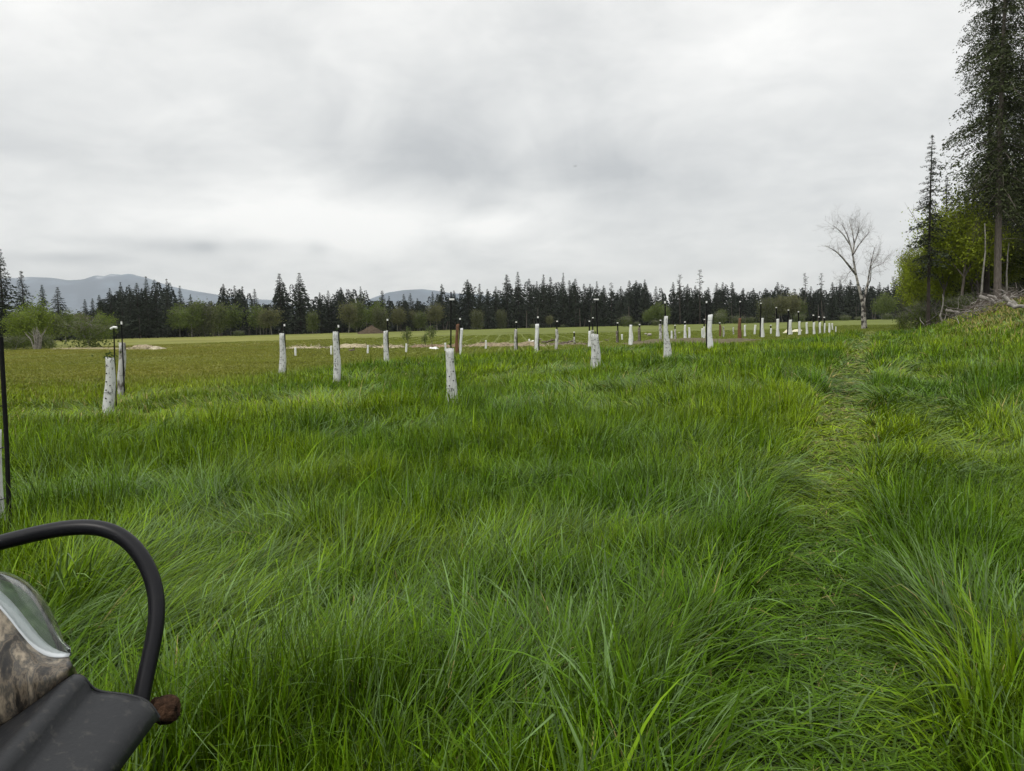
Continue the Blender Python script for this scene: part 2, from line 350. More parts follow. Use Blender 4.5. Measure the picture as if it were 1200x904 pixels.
        cxp = X[s, None]+hor*dxv[s, None]; cyp = Y[s, None]+hor*dyv[s, None]; czp = Z[s, None]+ver
        # blade side vector: mostly across its bend, twisting a little along its length
        tw = facing[s, None]*0+(rn(m)[:, None]-.5)*1.6+(rn(m)[:, None]-.5)*1.6*t[None]
        sxv = dyv[s, None]*np.cos(tw)+0*tw; syv = -dxv[s, None]*np.cos(tw); szv = np.sin(tw)*.6
        wv = wdt[s, None]*np.clip(1.15-t[None]**2.2*1.12, .04, 1)*.5
        Lf = np.stack([cxp-sxv*wv, cyp-syv*wv, czp-szv*wv], -1); Rt = np.stack([cxp+sxv*wv, cyp+syv*wv, czp+szv*wv], -1)
        V = np.stack([Lf, Rt], 2).reshape(m, -1, 3)     # m,(K+1)*2,3
        b = np.arange(m)[:, None]*(K+1)*2; kk = np.arange(K)[None]*2
        Fq = np.stack([b+kk, b+kk+1, b+kk+3, b+kk+2], -1).reshape(-1, 4)
        acc_v.append(V.reshape(-1, 3)); acc_f.append(Fq+off); off += m*(K+1)*2
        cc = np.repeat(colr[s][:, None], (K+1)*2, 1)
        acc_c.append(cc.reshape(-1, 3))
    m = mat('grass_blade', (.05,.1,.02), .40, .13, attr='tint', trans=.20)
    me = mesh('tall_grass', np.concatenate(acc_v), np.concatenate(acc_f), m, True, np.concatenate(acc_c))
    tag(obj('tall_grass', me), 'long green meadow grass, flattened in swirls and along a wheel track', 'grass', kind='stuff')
    print('blades', n, 'quads', len(me.polygons))
build_grass()
# ------------------------------------------------------------------ trees
MB = {
 'bark_dark': mat('dark_fir_bark', (.055,.045,.038), .9, .1, noise_=((.02,.017,.015), 3, .35, .7, (6,6,1)), bump=.5),
 'bark_grey': mat('grey_bark', (.17,.15,.13), .9, .1, noise_=((.06,.05,.045), 3, .35, .7, (6,6,1)), bump=.5),
 'bark_pale': mat('pale_alder_bark', (.26,.25,.22), .85, .15, noise_=((.09,.085,.075), 2, .4, .7), bump=.3),
 'needle': mat('fir_needles', (.022,.032,.018), .7, .15, attr='tint', trans=.1),
 'leaf': mat('spring_leaves', (.08,.12,.02), .6, .2, attr='tint', trans=.42),
 'dead': mat('dead_wood', (.33,.31,.28), .9, .1, noise_=((.12,.11,.10), 5, .35, .7), bump=.4),
}
def conifer(seed, H=20., Rr=3., base=.12, whorls=34, nb=7, nsp=7, size=.8, droop=.35, thin=0., tr=None, power=.85, col0=(.018,.027,.016), snag=0., bark='bark_dark', chaos=0.):
    rng = np.random.default_rng(seed); rn = rng.random
    w = base+(1-base)*np.linspace(0, 1, whorls)**1.0
    wb = np.repeat(w, nb); wb = wb+(rn(len(wb))-.5)*(1-base)/whorls*1.4; wb = np.clip(wb, base, .995)
    az = rn(len(wb))*2*PI
    lump = .72-.2*chaos+(.56+.5*chaos)*vnoise(wb*(9+7*chaos), az*.9+seed, seed)
    prof = np.clip((1-wb), 0, 1)**power*S(base-.12, base+.12, wb)+.008
    ln = np.minimum(Rr*prof*lump*(.55+.6*rn(len(wb))), Rr*prof*1.08)
    keep = rn(len(wb)) > thin+ snag*(wb > .7)*.6; wb, az, ln = wb[keep], az[keep], ln[keep]
    nbv = len(wb); t = (np.arange(nsp)+.6)/nsp; T = np.repeat(t[None], nbv, 0)+(rn((nbv, nsp))-.5)*.14
    rr = ln[:, None]*T; up_ = (.18+.5*(wb-.5))[:, None]
    zz = H*wb[:, None]+rr*up_*(1-.4*T)-droop*rr*T*(1.0-.5*wb[:, None])
    cx_ = rr*np.sin(az)[:, None]; cy_ = rr*np.cos(az)[:, None]
    lat = (rn((nbv, nsp))*2-1)*ln[:, None]*(.10+.20*np.sin(np.clip(T, 0, 1)*PI)); zz = zz-np.abs(lat)*droop*1.2
    cx_ = cx_+lat*np.cos(az)[:, None]; cy_ = cy_-lat*np.sin(az)[:, None]
    cen = np.stack([cx_, cy_, zz], -1).reshape(-1, 3)
    cen += (rn(cen.shape)-.5)*size*.35
    sa = az[:, None]+(rn((nbv, nsp))-.5)*(2.2+3*chaos); cen += (rng.normal(size=cen.shape))*chaos*np.array([.09,.09,.06])
    d = np.stack([np.sin(sa), np.cos(sa), -.25-.5*rn((nbv, nsp))*droop*2+.3*(wb[:, None]-.4)], -1).reshape(-1, 3)
    side = rn(d.shape)-.5; side[:, 2] *= .5
    sz = (size*(.55+.7*rn(len(d))))*np.repeat(np.clip(.18+1.1*ln/Rr, .22, 1.1), nsp)
    V, Fq = diamonds(cen, d, side, sz, sz*(.34+.2*rn(len(d))))
    tone = .6+.8*rn(len(d)); hue = rn(len(d))[:, None]
    c = (np.array(col0)*(1-hue*.4)+np.array([.035,.045,.018])*hue*.4)*tone[:, None]
    acc = Acc(); acc.add(V, Fq, np.repeat(c, 4, 0))
    crown = acc.mesh('conifer_crown', MB['needle'])
    ta = Acc(); r0 = tr or H*.013; bend = (rn(2)-.5)*H*.015
    zz_ = np.linspace(-.25/H, 1, 10); pts = np.stack([bend[0]*np.sin(zz_*2.5), bend[1]*np.sin(zz_*3), zz_*H], -1)
    tube(ta, pts, r0*(1.02-zz_)**.9+.01, 8)
    for k in range(min(nbv, 900 if H > 30 else 260)):           # limbs
        if H < 12 and k % 2: continue
        b = np.array([0, 0, H*wb[k]]); e_ = cen[k*nsp+min(nsp-1, int(nsp*.9))]
        tube(ta, [b, (b+e_)/2+np.array([0,0,ln[k]*.04]), e_], [r0*.16*(1.1-wb[k])+.008, r0*.1*(1.1-wb[k])+.006, .006], 3, caps=False)
    for k in range(10 if base > .1 else 3):    # dead stubs below the crown
        zb = H*(base*.4+base*.7*rn(1)[0]); aa = rn(1)[0]*2*PI; l = Rr*.45*rn(1)[0]
        tube(ta, [(0,0,zb), (l*.5*math.sin(aa), l*.5*math.cos(aa), zb+.02*l), (l*math.sin(aa), l*math.cos(aa), zb-.12*l)], [r0*.12, r0*.08, .006], 3, caps=False)
    return crown, ta.mesh('conifer_trunk', MB[bark])
def skeleton(rng, H, spread=.5, levels=4, kids=4, r0=.12, trunkf=.35, upw=.5):
    segs, tips = [], []
    def grow(p, d, l, r, lev):
        n = 4; pts = [p]; q = p.copy(); dd = d.copy()
        for i in range(n):
            dd = dd+(rng.random(3)-.5)*.28+np.array([0,0,.05*upw]); dd /= np.linalg.norm(dd); q = q+dd*l/n; pts.append(q.copy())
        segs.append((np.array(pts), np.linspace(r, r*.55, n+1)))
        if lev >= levels: tips.append((q, dd)); tips.append((pts[2], dd)); return
        for k in range(kids + (rng.random() < .4)):
            t = .35+.65*rng.random() if lev else .55+.45*rng.random(); b = pts[min(n, max(1, int(round(t*n))))]
            a = rng.random()*2*PI; s = np.array([math.sin(a), math.cos(a), (rng.random()-.15)*.7]); nd = dd*(1-spread)+s*spread+np.array([0,0,upw*.35]); nd /= np.linalg.norm(nd)
            grow(b.copy(), nd, l*(.55+.25*rng.random()), r*.5, lev+1)
        grow(q.copy(), dd, l*.7, r*.55, lev+1)
    grow(np.array([0,0,-.15]), np.array([0,0,1.]), H*trunkf, r0, 0)
    return segs, tips
def broadleaf(seed, H=12., Rr=3.2, n_leaf=2200, size=.42, colA=(.075,.105,.022), colB=(.12,.155,.028), bark='bark_pale', low=.12, tr=.12, levels=3, sp=.55, clump=.55, stems=1, fill=.35):
    rng = np.random.default_rng(seed); rn = rng.random; ta = Acc(); tips = []
    for s_ in range(stems):
        segs, tp = skeleton(rng, H, sp, levels, 4, tr/math.sqrt(stems), .36, .55)
        allp = np.concatenate([s[0] for s in segs]); zmx = allp[:, 2].max(); rm = np.percentile(np.hypot(allp[:, 0], allp[:, 1]), 96)
        off = np.array([(rn(1)[0]-.5)*Rr*.9, (rn(1)[0]-.5)*Rr*.9, 0]) if stems > 1 else np.zeros(3)
        sc = np.array([Rr*.88/rm, Rr*.88/rm, H*.96/zmx])
        for pts, rad in segs: tube(ta, pts*sc+off, rad, 4 if rad[0] < tr*.4 else 7, caps=False)
        tips += [p*sc+off for p, d in tp]
    tips = np.array(tips); tips = tips[tips[:, 2] > low*H]
    k = rng.integers(0, len(tips), n_leaf); tp = tips[k]*np.stack([(.55+.45*rn(n_leaf)**.5)]*2+[1-fill*rn(n_leaf)**1.3], -1); cen = tp+rng.normal(size=(n_leaf, 3))*clump*np.array([1,1,.75])*(Rr/3.2)
    cen[:, 2] = np.maximum(cen[:, 2], low*H*.5)
    d = rng.normal(size=(n_leaf, 3)); d[:, 2] -= .3; side = rng.normal(size=(n_leaf, 3))
    sz = size*(.5+.8*rn(n_leaf)); V, Fq = diamonds(cen, d, side, sz, sz*.62)
    cv = (rn(len(tips))[k]*.6+.4*rn(n_leaf))[:, None]; c = np.array(colA)*(1-cv)+np.array(colB)*cv
    acc = Acc(); acc.add(V, Fq, np.repeat(c, 4, 0))
    return acc.mesh('leafy_crown', MB['leaf']), ta.mesh('tree_trunk', MB[bark])
FARC = [conifer(100+i, 20, [4.4,3.8,4.9,3.4,4.2,3.2,4.6][i], [.05,.10,.03,.14,.06,.12,.05][i], 42, 9, 8, 1.0, .3+.1*(i % 3), [.05,.1,0,.2,.1,.25,.05][i], power=[.9,.8,1.0,.75,.95,.7,.85][i]) for i in range(7)]
SNAG = [conifer(130+i, 22, 1.7, .55, 20, 5, 5, .8, .3, .35, power=.25, col0=(.03,.035,.025)) for i in range(2)]   # thin, tufted at the top
FARB = [broadleaf(150+i, 12, [3.2,3.8,2.8,3.5][i], 3200, .5, *[((.070,.085,.030),(.120,.130,.045)),((.085,.125,.024),(.150,.195,.034)),((.075,.100,.025),(.125,.155,.033)),((.095,.105,.040),(.160,.160,.060))][i], clump=[.8,.55,.9,.6][i], low=.03, fill=[.9,.55,.75,.5][i]) for i in range(4)]
FARL = [broadleaf(160+i, 12, 3.6, 6000, .38, (.11,.16,.020), (.20,.26,.030), clump=.6, low=.03, tr=.06, fill=.8) for i in range(2)]
BUSH = [broadleaf(170+i, 3.2, 2.2, 1500, .22, (.06,.085,.02), (.11,.14,.03), clump=.42, low=.0, tr=.05, stems=3, fill=.95) for i in range(3)]
SIZE = {}
def place_tree(name, meshes, p, H, H0, wf, label, cat, group, rz, lean=0., names=('crown', 'trunk')):
    o = thing(name, p, label, cat, group, rz); s = H/H0
    o.scale = (s*wf, s*wf, s); o.rotation_euler = (0, lean, rz)
    for nm, me in zip(names, meshes): obj(nm, me, o)
    return o
rnd = random.Random(7)
ORD = ['first','second','third','fourth','fifth','sixth','seventh','eighth','ninth','tenth','eleventh','twelfth','thirteenth','fourteenth','fifteenth','sixteenth','seventeenth','eighteenth','nineteenth','twentieth']
# columns and tops read from the photograph; the trees stand about 210 to 290 m away at the end of the field
CON = [(118,346,1),(131,338,.9),(144,331,.8),(154,334,.9),(163,332,1),(174,324,.9),(184,328,1),(198,327,.9),(213,335,.9),(225,345,.9),(247,353,.9),(264,333,.9),(277,335,1),(286,336,1),(300,339,1),
       (330,321,1.15),(353,320,1.3),(376,343,1),(386,341,1),(401,337,1),(424,336,.8),(449,341,1),(457,347,.9),(474,345,1),(482,344,.9),(490,350,1),(508,342,.9),(519,333,.8),(533,341,1),(549,328,1.1),(563,333,1),(572,339,1),
       (582,336,1),(595,322,1.1),(608,319,1),(621,327,1),(630,330,.9),(638,322,.9),(646,325,1),(661,320,.7),(668,329,1),(675,327,1),(685,333,1),(692,333,1),(700,330,1),(708,335,1),(728,336,1),(738,329,1),(746,329,1),(756,328,1),(769,336,.9),
       (789,331,.8),(797,334,1),(806,333,1),(815,335,1),(830,337,1),(840,332,1),(847,331,1),(858,331,1),(871,338,1),(883,338,1),(897,338,1),(911,331,1),(940,337,1),(950,336,1),(962,336,1),(975,331,1),(984,328,1),(996,328,1),(1004,331,1),(1016,333,1),(1030,331,1),(1040,334,1),(1049,327,1),(1062,326,1),(1078,322,1),(1098,326,1),(1120,322,1)]
SNG = [(717,331),(797,322),(820,316),(943,320),(962,320),(1046,325)]
BRD = [(210,352,1),(224,350,1.1),(240,348,1.1),(256,351,1.1),(270,354,1),(305,355,1.2),(318,357,1),(366,362,.9),(408,350,1),(418,347,.9),(437,350,1),(447,357,.9),(466,356,1),(480,360,1),(492,362,1),(512,352,.9),(560,360,.8),(588,360,.8),
       (645,368,.6),(768,352,1),(778,356,1),(760,362,.8),(845,360,.9),(897,345,1),(917,342,1.1),(928,340,1.2),(936,348,1),(1033,345,1),(1041,340,1),(1060,345,1)]
def segname(px):
    if px < 315: return 'in the far wood left of two tall firs'
    if px < 440: return 'in the far wood near the brown mound'
    if px < 590: return 'in the far wood behind the nearest middle tube'
    if px < 715: return 'in the tallest densest part of the far wood'
    if px < 860: return 'in the far wood behind the tapered tubes'
    if px < 1000: return 'in the far wood left of the bare tree'
    return 'in the far wood right of the bare tree'
def base_row(px): return float(np.interp(px, [0,200,400,600,900,1050,1200], [401,396.5,390,386,382,377,374]))
def farD(px): return float(np.interp(px, [100,250,450,600,1060,1200], [190,215,240,270,270,230]))
cnt = {}
for kind, L_ in (('c', CON), ('s', SNG), ('b', BRD)):
    for i, row in enumerate(L_):
        px, top = row[0], row[1]; wf = row[2] if len(row) > 2 else 1
        D = farD(px)+rnd.uniform(-8, 8) + (10 if kind == 'c' else -4 if kind == 'b' else 6); p = at_depth(px, D)
        Ht = z_at(px, top, p[1])-p[2]; sg = segname(px); cnt[(kind, sg)] = cnt.get((kind, sg), 0)+1; od = ORD[cnt[(kind, sg)]-1] if cnt[(kind, sg)] <= 20 else 'last'
        hi = 'tall' if Ht > 17 else 'short' if Ht < 13 else 'mid height'
        if kind == 'c':
            place_tree('conifer', FARC[rnd.randrange(7)], p, Ht, 20, wf*rnd.uniform(.95,1.25)*(20/Ht)**.35, f'{hi} dark conifer, {od} from left, {sg}', 'tree', 'dark conifers along the far treeline', rnd.uniform(0,6.28))
        elif kind == 's':
            place_tree('conifer', SNAG[i % 2], p, Ht, 22, 1.0, f'thin bare snag, {od} from left, {sg}', 'tree', 'thin snags in the far treeline', rnd.uniform(0,6.28))
        else:
            place_tree('broadleaf_tree', FARB[rnd.randrange(4)], p, Ht, 12, wf*rnd.uniform(.95,1.15)*(12/Ht)**.4, f'light green tree, {od} from left, {sg}', 'tree', 'light green trees along the far treeline', rnd.uniform(0,6.28))
# nearer clump of trees at the left edge of the field
LEFT = [(-12,300,'c',112,1.1,'dark fir cut by the left edge of the photo'),(6,292,'c',118,1.05,'tallest dark fir at the far left with a ragged top'),(29,318,'c',122,1.1,'second dark fir at the far left, beside the tallest one'),
        (52,334,'c',170,.9,'small dark fir rising behind the leafy trees at far left'),(70,337,'c',175,1.3,'broad dark fir behind the leafy trees at left, topping the hill foot'),(101,351,'c',190,.9,'small dark fir behind the round willow, left one of two'),(110,350,'c',190,.9,'small dark fir behind the round willow, right one of two'),
        (26,352,'b',108,1.1,'bright green leafy tree in front of the tallest left fir'),(44,343,'b',114,1.0,'yellow green tall leafy tree beside the second left fir'),(12,362,'b',116,.8,'low leafy tree under the tallest left fir'),
        (60,362,'b',150,1.1,'dull green round tree, first of the low wood right of the left firs'),(76,361,'b',160,1.2,'dull green round tree, second of the low wood right of the left firs'),(92,362,'b',165,1.1,'dull green tree just left of the round willow'),(120,360,'b',168,1.0,'green tree between round willow and the dark wood')]
for (px, top, k, D, wf, lb) in LEFT:
    p = at_depth(px, D); Ht = z_at(px, top, p[1])-p[2]
    ms, h0 = (FARC[rnd.randrange(3)], 20) if k == 'c' else ((FARL[px % 2], 12) if px in (26, 44, 120) else (FARB[rnd.randrange(4)], 12))
    place_tree('conifer' if k == 'c' else 'broadleaf_tree', ms, p, Ht, h0, wf*(h0/Ht)**.35, lb, 'tree', 'trees at the left end of the field', rnd.uniform(0, 6.28))
BSH = [(104,366,103,1.3,'round green willow bush standing alone in the left field'),(46,388,104,1.0,'grey green low bush at the foot of the left trees'),(18,390,104,1.2,'dark low bush under the left firs'),(58,396,106,.7,'small brush by the bare stub at left'),
       (735,368,235,1.2,'blue green shrub at the wood edge, behind the middle tubes'),(748,376,235,1.0,'small olive shrub right of the blue green one'),(768,374,235,1.2,'olive shrub at the wood edge left of the tallest tapered tube'),(845,364,250,1.3,'yellow green shrub behind the smooth white tube'),(862,368,250,1.2,'yellow green shrub behind the red brown tube'),(880,370,250,1.2,'yellow green shrub right of the red brown tube'),
       (935,366,250,1.2,'yellow green shrub left of the dark wood'),(990,368,245,1.4,'low green shrub left of the bare dead tree'),(1006,370,245,1.2,'low green shrub right behind the bare dead tree'),(1040,366,240,1.2,'pale shrub at the end of the grass track'),
       (625,379,262,1.2,'grey brown shrub at the foot of the tallest wood'),(660,380,262,1.0,'second grey brown shrub at the foot of the tallest wood'),(278,386,205,1.2,'grey green shrub at the foot of the left wood')]
for (px, top, D, wf, lb) in BSH:
    p = at_depth(px, D); Ht = max(1.2, z_at(px, top, p[1])-p[2])
    place_tree('bush', BUSH[rnd.randrange(3)], p, Ht, 3.2, wf*(3.2/Ht)**.3, lb, 'bush', 'bushes along the field edge', rnd.uniform(0, 6.28), names=('foliage', 'stem'))
# the wood behind, one mass
def wood_mass():
    rng = np.random.default_rng(9); acc = Acc(); tr = Acc()
    tops = sorted([(r[0], r[1]) for r in CON]); tx = np.array([t_[0] for t_ in tops]); ty = np.array([t_[1] for t_ in tops])
    for k in range(620):
        px = rng.uniform(60, 1250); D = farD(px)+12+rng.random()*55; p = at_depth(px, D)
        sel = np.abs(tx-px) < 11; t0 = ty[sel].max() if sel.any() else np.interp(px, tx, ty)
        top = max(t0, 328)+1+rng.random()*8
        if px < 118: top = 364+rng.random()*6
        if 205 < px < 258 or 300 < px < 322: top = 353+rng.random()*6
        if 430 < px < 500: top = max(top, 352)
        H = z_at(px, top, p[1])-p[2]; n = 300
        w = rng.random(n)**.8*.985; az = rng.random(n)*2*PI; rr = H*.21*(1-w)**.85*(.4+.7*rng.random(n))
        cen = np.stack([p[0]+rr*np.sin(az), p[1]+rr*np.cos(az), p[2]+H*w], -1)
        d = np.stack([np.sin(az), np.cos(az), -.4*np.ones(n)], -1); side = rng.normal(size=(n,3)); side[:, 2] *= .5
        sz = (1.1+1.2*rng.random(n))*np.clip(1.25-w, .3, 1); V, Fq = diamonds(cen, d, side, sz, sz*.6)
        c = np.array([.016,.023,.015])*(.6+.8*rng.random(n))[:, None]; acc.add(V, Fq, np.repeat(c, 4, 0))
    for k in range(150):
        px = rng.uniform(120, 1100); D = farD(px)+2+rng.random()*14; p = at_depth(px, D); h = 3+5*rng.random()**2
        V0 = [(p[0],p[1],p[2]-.3),(p[0]+rng.normal()*.3,p[1],p[2]+h)]
        tube(tr, V0, [.09+.1*rng.random(), .06], 5, caps=False)
    o = tag(obj('far_woodland', acc.mesh('far_woodland', MB['needle'])), 'dark mass of the wood behind the front row of far trees', 'woodland', kind='stuff')
    o2 = tag(obj('far_trunks', tr.mesh('far_trunks', MB['bark_grey'])), 'pale bare trunks standing in the shade along the foot of the far wood', 'woodland', kind='stuff')
wood_mass()
# ------------------------------------------------------------------ right-hand stand
def stand():
    def H_for(px, top, D):
        p = at_depth(px, D); return p, z_at(px, top, p[1])-p[2]
    p, h = H_for(1088, 158, 60)
    place_tree('conifer', conifer(301, 14, 2.3, .28, 38, 6, 34, .26, .5, .22, tr=.13, power=.72, col0=(.028,.038,.020), chaos=.25), p, h, 14, 1, 'slender young fir with a pointed top, standing left of the two giant firs', 'tree', 'trees of the right hand stand', .4)
    p, h = H_for(1106, 208, 66)
    place_tree('conifer', conifer(302, 12, 1.6, .2, 40, 7, 12, .32, .5, .15, tr=.14, power=.7, col0=(.028,.038,.020)), p, h, 12, 1, 'shorter drooping fir half behind the green tree, right of the slender one', 'tree', 'trees of the right hand stand', 1.4)
    big = conifer(303, 34, 5.0, .21, 52, 7, 150, .24, .75, .26, tr=.27, power=.36, col0=(.058,.074,.028), bark='bark_grey', chaos=1)
    p = at_depth(1168, 60); place_tree('giant_fir', big, p, 34, 34, 1, 'giant fir with thick grey trunk, right one of the close pair', 'tree', 'trees of the right hand stand', 2.0, -.012)
    big2 = conifer(304, 31, 4.2, .25, 48, 7, 130, .24, .75, .28, tr=.22, power=.38, col0=(.058,.074,.028), bark='bark_dark', chaos=1)
    p = at_depth(1155, 63); place_tree('giant_fir', big2, p, 31, 31, 1, 'giant fir with darker trunk, left one of the close pair', 'tree', 'trees of the right hand stand', .6, .005)
    p = at_depth(1204, 66); place_tree('giant_fir', big, p, 33, 34, 1.05, 'giant fir cut by the right edge of the photo', 'tree', 'trees of the right hand stand', 4.0)
    p = at_depth(1250, 58); place_tree('giant_fir', big2, p, 32, 31, 1.1, 'giant fir out beyond the right edge of the photo', 'tree', 'trees of the right hand stand', 3.0)
    A, B = (.19,.25,.018), (.33,.39,.030)
    m1 = broadleaf(310, 10, 2.6, 15000, .165, A, B, 'bark_grey', .05, .11, 4, .5, .34); m2 = broadleaf(311, 8, 2.3, 12000, .16, A, B, 'bark_grey', .05, .10, 4, .55, .34)
    m3 = broadleaf(312, 9, 2.8, 8000, .22, (.09,.12,.018), (.17,.21,.028), 'bark_grey', .04, .11, 4, .55, .4)
    for (px, top, D, m_, h0, wf, lb) in [(1124,196,62,m1,10,1.15,'fresh green leafy tree between the slender fir and the giant pair'),(1144,224,65,m2,8,1.1,'fresh green leafy tree partly behind the giant pair'),(1104,236,64,m1,10,.9,'fresh green leafy tree just right behind the slender fir'),(1176,262,68,m2,8,1.3,'fresh green leafy tree seen right of the giant trunks'),(1074,268,64,m2,8,.75,'leafy tree forming the left edge of the right stand'),(1102,280,66,m2,8,.9,'leafy tree low behind the slender fir'),
                                         (1140,262,67,m3,9,.9,'olive leafy tree behind the giant pair, left of it'),(1068,300,74,m3,9,.8,'dull green tree at the far left end of the right stand'),(1180,250,70,m3,9,1.2,'olive leafy tree behind the giant pair, right of it'),
                                         (1212,240,66,m3,9,1.2,'olive leafy tree at the right edge of the photo'),(1150,290,74,m3,9,1.3,'dark leafy tree deep between the giant trunks'),(1096,300,76,m3,9,1.3,'dull leafy tree deep behind the slender fir'),
                                         (1250,220,64,m1,10,1.2,'leafy tree just beyond the right edge of the photo'),(1190,288,78,m3,9,1.4,'dark leafy tree deep behind the brush pile'),(1124,296,78,m3,9,1.4,'dark leafy tree deep behind the fresh green one')]:
        p, h = H_for(px, top, D); place_tree('broadleaf_tree', m_, p, h, h0, wf*(h0/h)**.4, lb, 'tree', 'trees of the right hand stand', rnd.uniform(0, 6.28))
    for (px, top, D, i, lb) in [(1190,120,80,2,'dark fir far behind the giant pair'),(1163,150,78,3,'dark narrow fir directly behind the giant pair'),(1136,196,82,2,'dark fir behind the fresh green tree by the giant pair'),(1226,100,82,0,'dark fir deep behind the right edge fir'),(1172,190,86,2,'dark fir showing between the giant trunks'),(1208,200,90,0,'dark lower fir behind the brush pile'),(1145,250,92,2,'small dark fir deep in the right stand'),(1110,270,92,1,'small dark fir behind the fresh green tree'),(1085,290,90,2,'small dark fir behind the slender fir')]:
        p, h = H_for(px, top, D); place_tree('conifer', FARC[i], p, h, 20, 1.1*(20/h)**.3, lb, 'tree', 'trees of the right hand stand', rnd.uniform(0, 6.28))
    for (px, top, D, wf, lb) in [(1072,346,62,.7,'pale green rounded bush at the left foot of the right stand'),(1060,360,70,.7,'small bush at the very tip of the right stand'),(1082,356,64,.8,'straw coloured bush at the foot of the slender fir'),(1108,345,62,1.1,'green bush before the fresh green tree'),(1130,340,60,1.0,'leafy bush left of the brush pile'),(1150,335,66,1.3,'dark bush behind the brush pile, left one'),(1180,330,66,1.5,'dark bush behind the brush pile, middle one'),(1208,325,66,1.5,'dark bush behind the brush pile, right one')]:
        p, h = H_for(px, top, D); place_tree('bush', BUSH[rnd.randrange(3)], p, max(h, 1.2), 3.2, wf, lb, 'bush', 'bushes under the right hand stand', rnd.uniform(0, 6.28), names=('foliage', 'stem'))
    # bare thin poles
    for i, (px, bot, top, D, lb) in enumerate([(1150,352,262,57,'thin bare pole of a dead tree left of the giant trunks'),(1103,374,345,58,'thin bare stem right of the slender fir'),(1178,346,285,60,'thin leaning dead stem right of the giant trunks')]):
        p, h = H_for(px, top, D); a = Acc(); rng = np.random.default_rng(i+5)
        zz = np.linspace(-.2, h, 7); pts = np.stack([rng.normal(size=7)*.04+zz*.02, rng.normal(size=7)*.04, zz], -1); tube(a, pts, np.linspace(.085, .03, 7), 6)
        tag(obj('dead_tree', a.mesh('dead_tree', MB['bark_pale']), loc=[float(v) for v in p]), lb, 'dead tree', 'dead stems in the right hand stand')
stand()
# ------------------------------------------------------------------ bare dead tree in the field
def dead_tree():
    D = 78.; b = at_depth(1013, D); s = D/FPX; rng = np.random.default_rng(21)
    def w(px, py, dy=0.): v = ray(px, py); k = (b[1]+dy)/v[1]; return np.array([v[0]*k-b[0], dy, EYE+v[2]*k-b[2]])
    root = thing('bare_tree', b, 'bare leafless dying tree with mottled white lower trunk, alone where the tubes end', 'tree')
    a = Acc(); tw = Acc()
    limbs = [([(1013,388,0),(1012,372,0),(1012,360,0),(1009,347,.1),(1006,335,.1),(1003,322,.2),(1001,310,.2),(999,297,.3),(996,285,.2),(992,273,0),(987,264,-.2)], .30, .03),
             ([(1003,322,.2),(996,313,-.3),(988,303,-.6),(981,296,-.9),(975,292,-1.0),(967,288,-1.2)], .12, .02),
             ([(1012,357,0),(1014,345,.3),(1017,331,.6),(1019,317,.8),(1022,303,1.0),(1025,290,1.1)], .13, .02),
             ([(999,300,.3),(1001,286,.6),(999,272,.8),(995,258,.9)], .09, .02),
             ([(1000,298,.2),(1006,288,.6),(1013,279,.8),(1019,272,1.0)], .08, .02),
             ([(1016,338,.4),(1020,328,0),(1021,312,-.3),(1029,298,-.6)], .07, .015),
             ([(996,287,.2),(989,276,-.4),(981,268,-.8),(975,264,-1.)], .07, .015),
             ([(1001,314,.2),(994,321,.6),(990,330,.9)], .04, .01),([(1019,317,.8),(1027,312,1.2),(1036,308,1.4)], .04, .01),([(1001,286,.6),(1006,272,.2),(1007,260,0)], .06, .015)]
    for pts, r0, r1 in limbs:
        Q = np.array([w(*p) for p in pts]); t = np.linspace(0, 1, len(Q)); rad = r0*(1-t)+r1*t
        if r0 == .30: rad[0] = .30; rad[1] = .25; rad[2] = .21; rad[3:] = np.linspace(.14, .025, len(Q)-3)
        tube(a, Q, rad, 9)
        for k in range(int(18 if r0 > .2 else 14)):
            i = rng.uniform(.35 if r0 < .2 else .5, 1)*(len(Q)-1); i0 = min(int(i), len(Q)-2); q = Q[i0]+(Q[i0+1]-Q[i0])*(i-i0)
            dr = (Q[i0+1]-Q[i0]); dr /= np.linalg.norm(dr)
            def twig(q, dr, l, r, lev):
                d = dr*.6+rng.normal(size=3)*.55+np.array([0,0,.25]); d /= np.linalg.norm(d); pts_ = [q]
                for j in range(4): d = d+rng.normal(size=3)*.16; d /= np.linalg.norm(d); pts_.append(pts_[-1]+d*l/4)
                tube(tw, pts_, np.linspace(r, r*.5, 5), 3, caps=False)
                if lev < 3:
                    for j in range(3): twig(pts_[1+int(rng.random()*3.9)], d, l*.6, r*.6, lev+1)
            twig(q, dr, .9+rng.random()*.7, .011, 1)
    bk = mat('mottled_bark', (.36,.34,.31), .9, .1, noise_=((.05,.045,.04), 2.6, .46, .56), bump=.6)
    obj('trunk', a.mesh('bare_trunk', bk, True), root); obj('twigs', tw.mesh('bare_twigs', mat('twig_bark', (.20,.18,.17), .9, .1)), root)
dead_tree()
